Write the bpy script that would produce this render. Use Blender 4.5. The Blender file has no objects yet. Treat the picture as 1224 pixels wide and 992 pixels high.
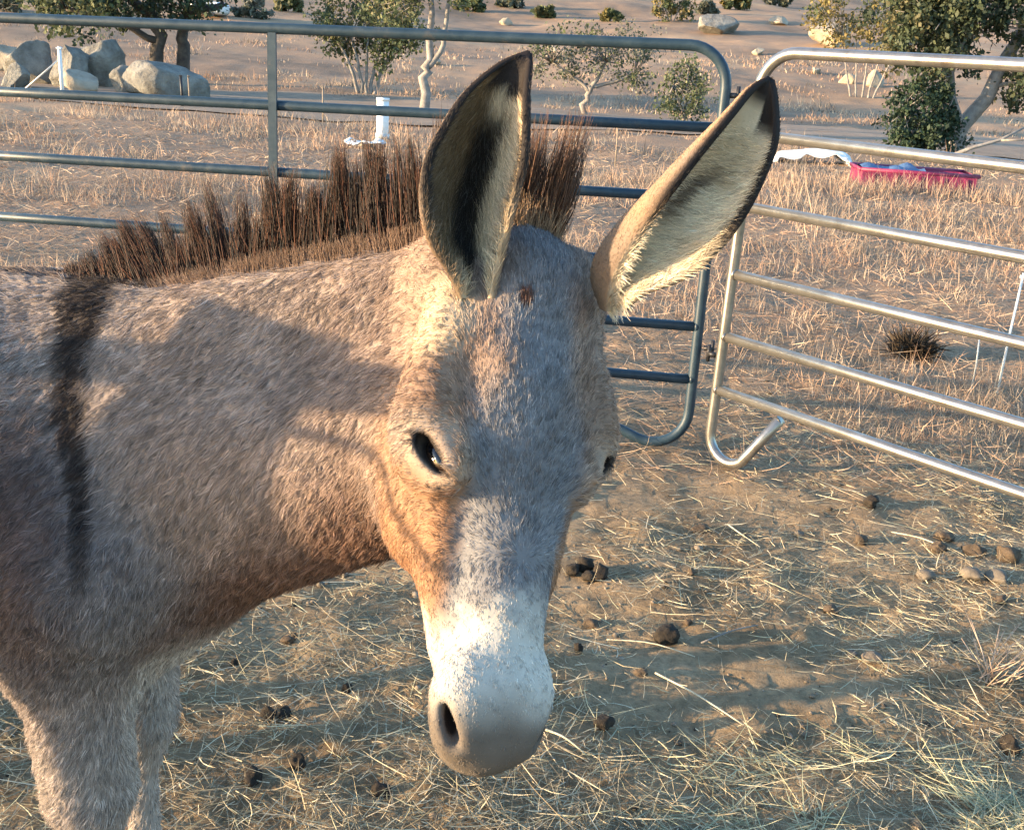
import bpy, bmesh, math, random
import numpy as np
from mathutils import Vector, Matrix, noise as mnoise

random.seed(7)
RNG = np.random.default_rng(11)
sc = bpy.context.scene
COL = sc.collection
D2R = math.pi / 180.0

# ------------------------------------------------------------------ camera
PW, PH = 1224.0, 992.0
FPX = 1270.0
CAM = np.array([0.0, 0.0, 1.55])
PITCH, ROLL = 18.55 * D2R, 3.42 * D2R
_cp, _sp = math.cos(PITCH), math.sin(PITCH)
_f = np.array([0, _cp, -_sp]); _u0 = np.array([0, _sp, _cp]); _r0 = np.array([1.0, 0, 0])
_r = _r0 * math.cos(ROLL) + _u0 * math.sin(ROLL)
_u = _u0 * math.cos(ROLL) - _r0 * math.sin(ROLL)
cam_data = bpy.data.cameras.new('camera')
cam = bpy.data.objects.new('camera', cam_data)
COL.objects.link(cam)
cam_data.sensor_fit = 'HORIZONTAL'; cam_data.sensor_width = 36.0
cam_data.lens = 36.0 * FPX / PW
cam_data.clip_start = 0.05; cam_data.clip_end = 2000.0
cam.matrix_world = Matrix(((_r[0], _u[0], -_f[0], CAM[0]), (_r[1], _u[1], -_f[1], CAM[1]), (_r[2], _u[2], -_f[2], CAM[2]), (0, 0, 0, 1)))
sc.camera = cam


def ray(px, py):
    d = _f + _r * ((px - PW / 2) / FPX) - _u * ((py - PH / 2) / FPX)
    return d / np.linalg.norm(d)


def at(px, py, Y):
    """the world point seen at a photograph pixel, Y metres in front of the photographer"""
    d = ray(px, py)
    return CAM + d * ((Y - CAM[1]) / d[1])


def proj(P):
    d = np.asarray(P, float) - CAM
    w = d @ _f
    return np.stack([PW / 2 + FPX * (d @ _r) / w, PH / 2 - FPX * (d @ _u) / w], -1)


# ------------------------------------------------------------------ sky, sun, exposure
SUN_EL, SUN_AZ = 7.0 * D2R, 194.0 * D2R          # azimuth of the direction TO the sun, from +X counter-clockwise
SUN = np.array([math.cos(SUN_EL) * math.cos(SUN_AZ), math.cos(SUN_EL) * math.sin(SUN_AZ), math.sin(SUN_EL)])
world = bpy.data.worlds.new('World'); sc.world = world; world.use_nodes = True
wn = world.node_tree; wn.nodes.clear()
sky = wn.nodes.new('ShaderNodeTexSky'); sky.sky_type = 'NISHITA'; sky.sun_disc = False
sky.sun_elevation = SUN_EL
sky.sun_rotation = math.atan2(SUN[0], SUN[1])
sky.air_density = 1.0; sky.dust_density = 0.6; sky.ozone_density = 2.8
bg = wn.nodes.new('ShaderNodeBackground'); bg.inputs['Strength'].default_value = 0.15
wo = wn.nodes.new('ShaderNodeOutputWorld')
wn.links.new(sky.outputs[0], bg.inputs[0]); wn.links.new(bg.outputs[0], wo.inputs[0])
sun_data = bpy.data.lights.new('sun', 'SUN'); sun_data.energy = 2.9; sun_data.angle = 0.6 * D2R
sun_data.color = (1.0, 0.74, 0.45)
sun = bpy.data.objects.new('sun', sun_data); COL.objects.link(sun)
sun.rotation_euler = Vector(-SUN).to_track_quat('-Z', 'Y').to_euler()
sun.location = (-6, -2, 8)
sc.view_settings.view_transform = 'Standard'; sc.view_settings.look = 'None'
sc.view_settings.gamma = 1.0; sc.view_settings.exposure = 2.64
sc.render.engine = 'CYCLES'
sc.cycles.max_bounces = 6; sc.cycles.diffuse_bounces = 3; sc.cycles.glossy_bounces = 3
sc.cycles.use_denoising = True

# ------------------------------------------------------------------ helpers
def tag(o, label=None, cat=None, group=None, kind=None):
    if label: o['label'] = label
    if cat: o['category'] = cat
    if group: o['group'] = group
    if kind: o['kind'] = kind
    return o


def empty(name, loc=(0, 0, 0), rz=0.0):
    o = bpy.data.objects.new(name, None); COL.objects.link(o)
    o.location = loc; o.rotation_euler = (0, 0, rz); o.empty_display_size = 0.1
    return o


def mesh_obj(name, V, F, mat, parent=None, smooth=True, cols=None):
    me = bpy.data.meshes.new(name)
    V = np.asarray(V, np.float32)
    if isinstance(F, np.ndarray):
        n, k = F.shape
        me.vertices.add(len(V)); me.vertices.foreach_set('co', V.ravel())
        me.loops.add(n * k); me.loops.foreach_set('vertex_index', F.astype(np.int32).ravel())
        me.polygons.add(n); me.polygons.foreach_set('loop_start', np.arange(0, n * k, k, dtype=np.int32))
        me.update(calc_edges=True); me.validate()
    else:
        me.from_pydata(V.tolist(), [], [list(f) for f in F]); me.update()
    if cols is not None:
        a = me.color_attributes.new('col', 'FLOAT_COLOR', 'POINT')
        c = np.ones((len(V), 4), np.float32); c[:, :3] = cols
        a.data.foreach_set('color', c.ravel())
    if smooth:
        me.polygons.foreach_set('use_smooth', np.ones(len(me.polygons), bool))
    if mat is not None: me.materials.append(mat)
    o = bpy.data.objects.new(name, me); COL.objects.link(o)
    if parent is not None: o.parent = parent
    return o


class MB:
    """collects pieces of geometry for ONE mesh"""
    def __init__(self): self.V = []; self.F = []
    def add(self, V, F):
        b = len(self.V); self.V += [tuple(v) for v in V]; self.F += [tuple(i + b for i in f) for f in F]
    def tube(self, pts, rad, seg=10, caps=True):
        pts = [np.asarray(p, float) for p in pts]; n = len(pts)
        rad = [rad] * n if np.isscalar(rad) else rad
        t0 = pts[1] - pts[0]; t0 /= np.linalg.norm(t0)
        a = np.cross(t0, [0, 0, 1.0]);
        if np.linalg.norm(a) < 1e-3: a = np.cross(t0, [1.0, 0, 0])
        a /= np.linalg.norm(a); V = []; F = []
        for i in range(n):
            t = pts[min(i + 1, n - 1)] - pts[max(i - 1, 0)]; t /= np.linalg.norm(t)
            a = a - t * (a @ t); a /= np.linalg.norm(a); b = np.cross(t, a)
            for k in range(seg):
                an = 2 * math.pi * k / seg
                V.append(pts[i] + (a * math.cos(an) + b * math.sin(an)) * rad[i])
        for i in range(n - 1):
            for k in range(seg):
                k2 = (k + 1) % seg
                F.append((i * seg + k, i * seg + k2, (i + 1) * seg + k2, (i + 1) * seg + k))
        if caps:
            F.append(tuple(range(seg - 1, -1, -1))); F.append(tuple((n - 1) * seg + k for k in range(seg)))
        self.add(V, F)
    def box(self, c, h, R=None):
        c = np.asarray(c, float); R = np.eye(3) if R is None else np.asarray(R)
        V = [c + R @ np.array([sx * h[0], sy * h[1], sz * h[2]]) for sx in (-1, 1) for sy in (-1, 1) for sz in (-1, 1)]
        self.add(V, [(0, 1, 3, 2), (4, 6, 7, 5), (0, 4, 5, 1), (2, 3, 7, 6), (0, 2, 6, 4), (1, 5, 7, 3)])
    def build(self, name, mat, parent=None, smooth=True):
        return mesh_obj(name, self.V, self.F, mat, parent, smooth)


def hash_noise(P, seed=0):
    """value noise on Nx3 points, -1..1"""
    P = np.asarray(P, float); I = np.floor(P).astype(np.int64); f = P - I; f = f * f * (3 - 2 * f)
    def h(i):
        n = (i[..., 0] * 374761393 + i[..., 1] * 668265263 + i[..., 2] * 2147483647 + seed * 974711) & 0xffffffff
        n = ((n ^ (n >> 13)) * 1274126177) & 0xffffffff
        return ((n ^ (n >> 16)) & 0xffff) / 32767.5 - 1
    out = 0
    for dx in (0, 1):
        for dy in (0, 1):
            for dz in (0, 1):
                w = (f[..., 0] if dx else 1 - f[..., 0]) * (f[..., 1] if dy else 1 - f[..., 1]) * (f[..., 2] if dz else 1 - f[..., 2])
                out = out + w * h(I + np.array([dx, dy, dz]))
    return out


def fbm(P, oct=4, seed=0):
    a = 1.0; s = 0; P = np.asarray(P, float)
    for o in range(oct):
        s = s + a * hash_noise(P, seed + o); P = P * 2.03 + 17.3; a *= 0.5
    return s


# ------------------------------------------------------------------ materials
def new_mat(name):
    m = bpy.data.materials.new(name); m.use_nodes = True
    nt = m.node_tree; nt.nodes.clear()
    out = nt.nodes.new('ShaderNodeOutputMaterial'); b = nt.nodes.new('ShaderNodeBsdfPrincipled')
    nt.links.new(b.outputs[0], out.inputs[0])
    return m, nt, b


def N(nt, t, **kw):
    n = nt.nodes.new(t)
    for k, v in kw.items():
        if k in n.inputs: n.inputs[k].default_value = v
        else: setattr(n, k, v)
    return n


def ramp(nt, stops):
    r = nt.nodes.new('ShaderNodeValToRGB'); e = r.color_ramp.elements
    e[0].position, e[0].color = stops[0][0], (*stops[0][1], 1)
    e[1].position, e[1].color = stops[-1][0], (*stops[-1][1], 1)
    for p, c in stops[1:-1]:
        k = e.new(p); k.color = (*c, 1)
    return r


def noise_mat(name, stops, scale=8.0, rough=0.85, bump=0.3, detail=8.0, metallic=0.0, spec=0.3, bscale=None, coord='Object', bdist=0.02):
    m, nt, b = new_mat(name)
    tc = N(nt, 'ShaderNodeTexCoord')
    n1 = N(nt, 'ShaderNodeTexNoise', Scale=scale, Detail=detail, Roughness=0.65)
    nt.links.new(tc.outputs[coord], n1.inputs['Vector'])
    r = ramp(nt, stops); nt.links.new(n1.outputs['Fac'], r.inputs[0]); nt.links.new(r.outputs[0], b.inputs['Base Color'])
    b.inputs['Roughness'].default_value = rough; b.inputs['Metallic'].default_value = metallic
    b.inputs['Specular IOR Level'].default_value = spec
    if bump:
        n2 = N(nt, 'ShaderNodeTexNoise', Scale=bscale or scale * 3, Detail=8.0, Roughness=0.7)
        nt.links.new(tc.outputs[coord], n2.inputs['Vector'])
        bp = N(nt, 'ShaderNodeBump', Strength=bump, Distance=bdist)
        nt.links.new(n2.outputs['Fac'], bp.inputs['Height']); nt.links.new(bp.outputs[0], b.inputs['Normal'])
    return m


def attr_mat(name, rough=0.8, spec=0.2, trans=0.0):
    """colour from the 'col' attribute of the mesh or the hair"""
    m, nt, b = new_mat(name)
    a = N(nt, 'ShaderNodeAttribute'); a.attribute_name = 'col'
    nt.links.new(a.outputs['Color'], b.inputs['Base Color'])
    b.inputs['Roughness'].default_value = rough; b.inputs['Specular IOR Level'].default_value = spec
    if trans:
        t = N(nt, 'ShaderNodeBsdfTranslucent'); mx = N(nt, 'ShaderNodeMixShader'); mx.inputs[0].default_value = trans
        out = [n for n in nt.nodes if n.type == 'OUTPUT_MATERIAL'][0]
        nt.links.new(a.outputs['Color'], t.inputs['Color'])
        nt.links.new(b.outputs[0], mx.inputs[1]); nt.links.new(t.outputs[0], mx.inputs[2]); nt.links.new(mx.outputs[0], out.inputs[0])
    return m

# ------------------------------------------------------------------ the donkey: one implicit body, meshed with surface nets
def unit(v): v = np.asarray(v, float); return v / np.linalg.norm(v)

HA0, HA1 = at(640, 300, 1.215), at(590, 870, 0.945)
H_u = unit(HA1 - HA0)
H_n = np.array([0.43, -1.0, 0.0]); H_n = unit(H_n - H_u * (H_n @ H_u))
H_s = np.cross(H_u, H_n)
if H_s[0] < 0: H_s = -H_s
HF = np.stack([H_s, H_u, H_n])                       # rows: side (towards +X), down the face, out of the face
HL = np.linalg.norm(HA1 - HA0)
def head_local(P): return (np.asarray(P) - HA0) @ HF.T
def head_world(q): return HA0 + np.asarray(q, float) @ HF

B_TH = -24 * D2R
B_O = np.array([-0.60, 1.50, 0.0])                     # ground under the withers
B_d = np.array([math.cos(B_TH), math.sin(B_TH), 0]); B_l = np.array([-B_d[1], B_d[0], 0])
BF = np.stack([B_d, B_l, np.array([0, 0, 1.0])])
def body_world(q): return B_O + np.asarray(q, float) @ BF
def body_local(P): return (np.asarray(P) - B_O) @ BF.T

PRIMS = []      # (kind, params, k, mode, bbox centre, bbox radius)
def rc(a, b, r1, r2, k=0.03, mode='u', flat=None):
    """tapered capsule; flat=(axis, factor) squeezes its section along a world axis"""
    a, b = np.asarray(a, float), np.asarray(b, float)
    PRIMS.append(('rc', (a, b, r1, r2, flat), k, mode, (a + b) / 2, np.linalg.norm(b - a) / 2 + max(r1, r2) * 1.5))
def el(c, r, F=None, k=0.03, mode='u'):
    c = np.asarray(c, float); r = np.asarray(r, float)
    PRIMS.append(('el', (c, r, np.eye(3) if F is None else F), k, mode, c, r.max()))
def prim_d(p, P):
    if p[0] == 'rc':
        a, b, r1, r2, flat = p[1]
        ba = b - a; L2 = ba @ ba
        if flat is not None:
            ax, fa = flat
            P = P + (((P - a) @ ax) * (fa - 1))[..., None] * ax
        t = np.clip(((P - a) @ ba) / L2, 0, 1)
        d = np.linalg.norm(P - a - t[..., None] * ba, axis=-1) - (r1 + (r2 - r1) * t)
        return d / (flat[1] if flat is not None and flat[1] > 1 else 1)
    c, r, F = p[1]
    q = (P - c) @ F.T
    k0 = np.linalg.norm(q / r, axis=-1); k1 = np.linalg.norm(q / (r * r), axis=-1)
    return k0 * (k0 - 1) / np.maximum(k1, 1e-9)
def combine(D, d, k, mode):
    if mode == 's': d = -d; h = np.clip(0.5 + 0.5 * (d - D) / k, 0, 1); return D + (d - D) * h + k * h * (1 - h)
    h = np.clip(0.5 + 0.5 * (D - d) / k, 0, 1); return D + (d - D) * h - k * h * (1 - h)
def sdf(P):
    P = np.asarray(P, float); D = np.full(P.shape[:-1], 1.0)
    for p in PRIMS: D = combine(D, prim_d(p, P), p[2], p[3])
    return D
def sdf_grid(lo, hi, h):
    n = np.ceil((np.asarray(hi) - lo) / h).astype(int) + 1
    D = np.full(n, 0.2, np.float32)
    ax = [lo[i] + h * np.arange(n[i]) for i in range(3)]
    for p in PRIMS:
        m = p[5] + p[2] * 1.5 + 2 * h + 0.01
        sl = [slice(max(0, int((p[4][i] - m - lo[i]) / h)), min(n[i], int((p[4][i] + m - lo[i]) / h) + 2)) for i in range(3)]
        if any(s.stop <= s.start for s in sl): continue
        P = np.stack(np.meshgrid(*[ax[i][sl[i]] for i in range(3)], indexing='ij'), -1)
        D[tuple(sl)] = combine(D[tuple(sl)], prim_d(p, P), p[2], p[3])
    return D
def surface_nets(D, lo, h):
    S = D < 0
    n = np.array(D.shape)
    c = np.zeros(n - 1, np.int8)
    for i in (0, 1):
        for j in (0, 1):
            for k in (0, 1): c += S[i:n[0] - 1 + i, j:n[1] - 1 + j, k:n[2] - 1 + k]
    act = (c > 0) & (c < 8)
    I = np.argwhere(act); idx = np.full(act.shape, -1, np.int64); idx[act] = np.arange(len(I))
    acc = np.zeros((len(I), 3)); cnt = np.zeros(len(I))
    off = [np.array([i, j, k]) for i in (0, 1) for j in (0, 1) for k in (0, 1)]
    for a in off:
        for ax in range(3):
            if a[ax]: continue
            b = a.copy(); b[ax] = 1
            da = D[tuple((I + a).T)]; db = D[tuple((I + b).T)]
            m = (da < 0) != (db < 0)
            t = np.where(m, da / np.where(m, da - db, 1), 0)
            p = np.repeat(a[None].astype(float), len(I), 0); p[:, ax] += t
            acc[m] += p[m]; cnt[m] += 1
    V = lo + (I + acc / cnt[:, None]) * h
    Q = []
    for ax in range(3):
        sl0 = [slice(None)] * 3; sl1 = [slice(None)] * 3
        sl0[ax] = slice(0, n[ax] - 1); sl1[ax] = slice(1, n[ax])
        ch = S[tuple(sl0)] != S[tuple(sl1)]
        E_ = np.argwhere(ch); ins = S[tuple(sl0)][ch]
        o1, o2 = [(1, 2), (2, 0), (0, 1)][ax]
        ok = (E_[:, o1] > 0) & (E_[:, o2] > 0) & (E_[:, o1] < n[o1] - 1) & (E_[:, o2] < n[o2] - 1)
        E_ = E_[ok]; ins = ins[ok]
        e1 = np.zeros(3, int); e1[o1] = 1; e2 = np.zeros(3, int); e2[o2] = 1
        g = lambda e: idx[tuple(e.T)]
        q = np.stack([g(E_ - e1 - e2), g(E_ - e2), g(E_), g(E_ - e1)], 1)
        q[~ins] = q[~ins][:, ::-1]
        Q.append(q)
    return V, np.concatenate(Q)
def march(px, py, t0=0.5, t1=3.0):
    """the skin point seen at a photograph pixel"""
    d = ray(px, py); t = t0; best = (9.0, t0)
    for i in range(300):
        v = float(sdf((CAM + d * t)[None])[0]); best = min(best, (v, t))
        if v < 0.0007 or t > t1: break
        t += max(v * 0.6, 0.0006)
    return CAM + d * best[1]

def hw(s, u, n): return head_world((s, u, n))
# --- head
el(hw(0.010, .070, -.046), (.072, .088, .070), HF, .03)
el(hw(0.003, .18, -.030), (.106, .125, .060), HF, .03)
rc(hw(0, .17, -.030), hw(0.007, .475, -.014), .070, .0455, .035, flat=(H_n, 1.12))
for e in (-1, 1):
    el(hw(e * .099, .222 if e < 0 else .200, -.026), (.038, .062, .034), HF, .03)             # brow over the eye
    el(hw(e * .066, .252, -.105), (.046, .115, .072), HF, .045)             # cheek
    el(hw(e * (.086 if e < 0 else .098), .140, -.045), (.026, .085, .032), HF, .04)               # temple
    el(hw(e * .060, .330, -.045), (.016, .080, .018), HF, .035)             # facial crest
rc(hw(0, .22, -.125), hw(0, .485, -.070), .060, .034, .035)
el(hw(-.004, .508, -.018), (.056, .060, .046), HF, .035)
el(hw(0, .540, -.030), (.048, .038, .036), HF, .025)
el(hw(0, .520, -.074), (.040, .045, .032), HF, .02)
el(hw(0, .530, -.050), (.066, .046, .0042), HF, .006, 's')                  # mouth
for e in (-1, 1):
    rc(hw(e * .052, .29, -.088), hw(e * .024, .44, -.062), .031, .024, .035)   # side of the jaw running into the lips
    el(hw(e * .080, .158, .026), (.018, .030, .020), HF, .03, 's')              # hollow above the eye
    el(hw(e * .066, .300, -.030), (.010, .060, .012), HF, .02)                  # cheekbone edge
EYES = []
for e in (-1, 1):
    el(hw(e * (.044 if e < 0 else .038), .505, .000), (.024, .046, .021), HF, .03)               # nostril wing
    fr = np.stack([unit(HF[0] * 0.8 + e * HF[2] * 0.55), unit(HF[1] * .9 - e * HF[0] * .42), unit(HF[2] * .8 - e * HF[0] * .5)])
    fr[2] = np.cross(fr[0], fr[1])
    el(hw(e * .052, .523, .006), (.019, .024, .0058), fr, .012, 's')        # nostril
    # eye: slanting slit between heavy lids
    out = unit(HF[0] * e * 0.86 + HF[2] * (0.52 if e < 0 else .40) - HF[1] * .06)
    ln = unit(HF[1] * 0.78 + HF[2] * 0.55 - e * HF[0] * 0.30); ln = unit(ln - out * (ln @ out))
    wd = np.cross(out, ln)
    wd = wd if wd[2] > 0 else -wd                                            # towards the brow
    ec = hw(e * .094, .254 if e < 0 else .240, .000 if e < 0 else -.006)
    el(ec - out * (.008 if e < 0 else .012), (.040, .030, .020), np.stack([ln, wd, out]), .025)   # eyeball swell
    el(ec + out * .010, (.0270, .0116, .022), np.stack([ln, wd, out]), .004, 's')
    el(ec + wd * .0122 + out * .0075 - ln * .002, (.036, .0090, .0085), np.stack([ln, wd, out]), .010)  # upper lid
    el(ec - wd * .0135 + out * .000, (.024, .0055, .0060), np.stack([ln, wd, out]), .008)             # lower lid
    EYES.append((e, ec, ln, wd, out))
# ear roots
el(hw(-.066, .026, -.078), (.034, .045, .030), HF, .03)
el(hw(.078, .030, -.050), (.036, .060, .036), HF, .035)
el(hw(.092, .012, -.050), (.026, .034, .030), HF, .03)
# --- neck
poll = hw(0, .02, -.075)
rc(body_world((-.08, 0, 1.07)), poll, .105, .070, .06, flat=(B_l, 1.25))
rc(body_world((.06, 0, .95)), hw(0, .17, -.17), .185, .105, .07, flat=(B_l, 1.15))
rc(body_world((.05, 0, .81)), hw(0, .23, -.20), .138, .078, .08, flat=(B_l, 1.15))
# --- trunk
rc(body_world((-.18, 0, .885)), body_world((-.86, 0, .88)), .262, .270, .10)
rc(body_world((-.02, 0, 1.068)), body_world((-.30, 0, 1.068)), .11, .11, .10, flat=(B_l, 1.3))
rc(body_world((-.80, 0, 1.00)), body_world((-1.10, 0, .96)), .20, .17, .10)
rc(body_world((.04, 0, .82)), body_world((-.2, 0, .85)), .17, .23, .10)
rc(body_world((-.01, 0, .665)), body_world((-.2, 0, .68)), .105, .10, .08)
for e in (-1, 1):
    rc(body_world((-.14, e * .12, 1.04)), body_world((.06, e * .135, .82)), .10, .11, .08)      # shoulder blade
    rc(body_world((.05, e * .135, .82)), body_world((-.06 if e > 0 else -.02, e * .13, .70)), .10, .085, .07)        # upper arm
    lx, ly = (.018, -.112) if e < 0 else (-.065, .075)
    rc(body_world((lx - .004, ly * 1.10, .70)), body_world((lx, ly, .42)), .082, .068, .06)        # forearm
    rc(body_world((lx, ly, .42)), body_world((lx, ly, .36)), .056, .046, .03)
    rc(body_world((lx, ly, .36)), body_world((lx, ly, .13)), .032, .028, .03)                     # cannon
    rc(body_world((lx, ly, .12)), body_world((lx + .04, ly, .05)), .034, .036, .03)               # fetlock
    rc(body_world((lx + .04, ly, .06)), body_world((lx + .055, ly, .022)), .038, .045, .015)      # hoof
    rc(body_world((-1.02, e * .13, .93)), body_world((-.92, e * .14, .70)), .15, .11, .08)       # thigh
    rc(body_world((-.92, e * .14, .70)), body_world((-1.12, e * .13, .46)), .085, .045, .06)     # gaskin
    rc(body_world((-1.12, e * .13, .46)), body_world((-1.10, e * .13, .13)), .040, .030, .04)
    rc(body_world((-1.10, e * .13, .12)), body_world((-1.06, e * .13, .05)), .034, .036, .03)
    rc(body_world((-1.06, e * .13, .06)), body_world((-1.045, e * .13, .022)), .038, .045, .015)
rc(body_world((-1.22, 0, 1.00)), body_world((-1.33, 0, .80)), .035, .025, .04)                  # tail root
rc(body_world((-1.33, 0, .80)), body_world((-1.36, 0, .45)), .024, .020, .03)

# --- ears: cupped shells, lofted along stations (rim, rim, back of the cup)
def catmull(P, n):
    P = np.asarray(P, float); m = len(P); ts = np.linspace(0, m - 1, n); out = []
    for t in ts:
        i = min(int(t), m - 2); f = t - i
        p0, p1, p2, p3 = P[max(i - 1, 0)], P[i], P[i + 1], P[min(i + 2, m - 1)]
        out.append(0.5 * (2 * p1 + (p2 - p0) * f + (2 * p0 - 5 * p1 + 4 * p2 - p3) * f * f + (3 * p1 - p0 - 3 * p2 + p3) * f ** 3))
    return np.array(out)
def make_ear(stations, nt=44, na=22, th=0.0085):
    """stations: (left rim point, right rim point, back vector of the cup)"""
    S = catmull([np.concatenate(s) for s in stations], nt)
    V = []; inner = []; tt = []; ph = []
    for layer in (0, 1):
        for i in range(nt):
            L, R_, b = S[i, :3], S[i, 3:6], S[i, 6:]
            c = (L + R_) / 2; w = (R_ - L) / 2
            if layer == 0: w = w * (1 - th / max(np.linalg.norm(w), th)); b = b * (1 - th / max(np.linalg.norm(b), th))
            for j in range(na + 1):
                a = (j / na - 0.5) * math.pi * 1.06
                V.append(c + w * math.sin(a) / math.sin(math.pi * .5) + b * math.cos(a))
                inner.append(layer == 0); tt.append(i / (nt - 1)); ph.append(j / na)
    n1 = nt * (na + 1); F = []
    for layer in (0, 1):
        for i in range(nt - 1):
            for j in range(na):
                q = [layer * n1 + i * (na + 1) + j, layer * n1 + i * (na + 1) + j + 1, layer * n1 + (i + 1) * (na + 1) + j + 1, layer * n1 + (i + 1) * (na + 1) + j]
                F.append(q if layer == 0 else q[::-1])
    for i in range(nt - 1):
        for j in (0, na):
            q = [i * (na + 1) + j, (i + 1) * (na + 1) + j, n1 + (i + 1) * (na + 1) + j, n1 + i * (na + 1) + j]
            F.append(q if j == 0 else q[::-1])
    for j in range(na):
        i = nt - 1; F.append([i * (na + 1) + j, i * (na + 1) + j + 1, n1 + i * (na + 1) + j + 1, n1 + i * (na + 1) + j])
    return np.array(V), np.array(F), np.array(inner), np.array(tt), np.array(ph)
def st(l, r, yl, yr, back): return (at(*l, yl), at(*r, yr), np.asarray(back, float))
EARS = []
EARS.append(make_ear([
    st((548, 356), (592, 356), 1.155, 1.160, (.000, .030, .00)),
    st((534, 326), (600, 320), 1.145, 1.165, (-.004, .050, .00)),
    st((512, 292), (608, 285), 1.140, 1.165, (-.006, .062, .00)),
    st((501, 245), (619, 240), 1.145, 1.165, (-.006, .066, .00)),
    st((506, 195), (631, 195), 1.155, 1.170, (-.006, .060, .00)),
    st((527, 150), (634, 150), 1.170, 1.180, (-.004, .046, .00)),
    st((556, 108), (634, 112), 1.190, 1.192, (-.002, .030, .00)),
    st((597, 74), (637, 82), 1.210, 1.206, (.000, .012, .00)),
    st((631, 60), (637, 66), 1.221, 1.216, (.000, .003, .00))]))
EARS.append(make_ear([
    st((722, 372), (748, 372), 1.200, 1.190, (-.012, .026, .00)),
    st((724, 338), (768, 352), 1.190, 1.180, (-.030, .040, .00)),
    st((738, 305), (813, 334), 1.175, 1.175, (-.044, .046, .00)),
    st((766, 262), (855, 300), 1.165, 1.180, (-.044, .048, .00)),
    st((800, 219), (887, 260), 1.165, 1.190, (-.034, .046, .00)),
    st((834, 177), (911, 216), 1.175, 1.200, (-.024, .040, .00)),
    st((868, 137), (929, 169), 1.190, 1.210, (-.014, .030, .00)),
    st((896, 104), (930, 122), 1.210, 1.216, (-.006, .014, .00)),
    st((918, 91), (926, 96), 1.222, 1.222, (-.002, .003, .00))]))

# --- mesh it: the head on a fine grid, the trunk on a coarser one, the same field for both
hb = np.array([head_world((s_, u_, n_)) for s_ in (-.16, .16) for u_ in (-.09, .61) for n_ in (-.17, .08)])
HLO, HHI = hb.min(0), hb.max(0)
def relax(V, F, it=2):
    for _ in range(it):
        acc = np.zeros_like(V); c = np.zeros(len(V))
        for a, b in ((0, 1), (1, 2), (2, 3), (3, 0)):
            np.add.at(acc, F[:, a], V[F[:, b]]); np.add.at(c, F[:, a], 1)
            np.add.at(acc, F[:, b], V[F[:, a]]); np.add.at(c, F[:, b], 1)
        V = V * 0.5 + 0.5 * acc / np.maximum(c, 1)[:, None]
    return V
Vh, Fh = surface_nets(sdf_grid(HLO, HHI, .0032), HLO, .0032); Vh = relax(Vh, Fh, 2)
BLO, BHI = np.array([-1.95, .70, -.03]), np.array([.28, 2.55, 1.50])
Vb, Fb = surface_nets(sdf_grid(BLO, BHI, .0085), BLO, .0085); Vb = relax(Vb, Fb, 2)
def in_head(P, m=0.0):
    q = head_local(P)
    return (np.abs(q[:, 0]) < .14 - m) & (q[:, 1] > -.075 + m) & (q[:, 1] < .62) & (q[:, 2] > -.15 + m)
Fh = Fh[in_head(Vh)[Fh].all(1)]
Fb = Fb[~in_head(Vb, .010)[Fb].all(1)]

# --- coat: colour, length and lie of the hair for points of the skin
def seg_dist(P, path, rad):
    """signed-ish distance to a polyline of varying radius (1 at its centre, 0 at its edge)"""
    best = np.full(len(P), 9.0)
    for i in range(len(path) - 1):
        a, b = path[i], path[i + 1]; ba = b - a
        t = np.clip(((P - a) @ ba) / max(ba @ ba, 1e-9), 0, 1)
        r = rad[i] + (rad[i + 1] - rad[i]) * t
        best = np.minimum(best, np.linalg.norm(P - a - t[:, None] * ba, axis=1) / r)
    return best
def sstep(a, b, x): t = np.clip((x - a) / (b - a), 0, 1); return t * t * (3 - 2 * t)
STRIPE = [march(*p) for p in ((205, 316), (165, 320), (128, 332), (101, 362), (88, 415), (86, 470), (94, 540), (99, 620), (97, 700))]
STRIPE_R = [.030, .042, .052, .040, .031, .026, .018, .012, .008]
EARBASE = march(527, 372)
def mixc(C, c, w): return C + (np.asarray(c) - C) * w[:, None]
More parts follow.
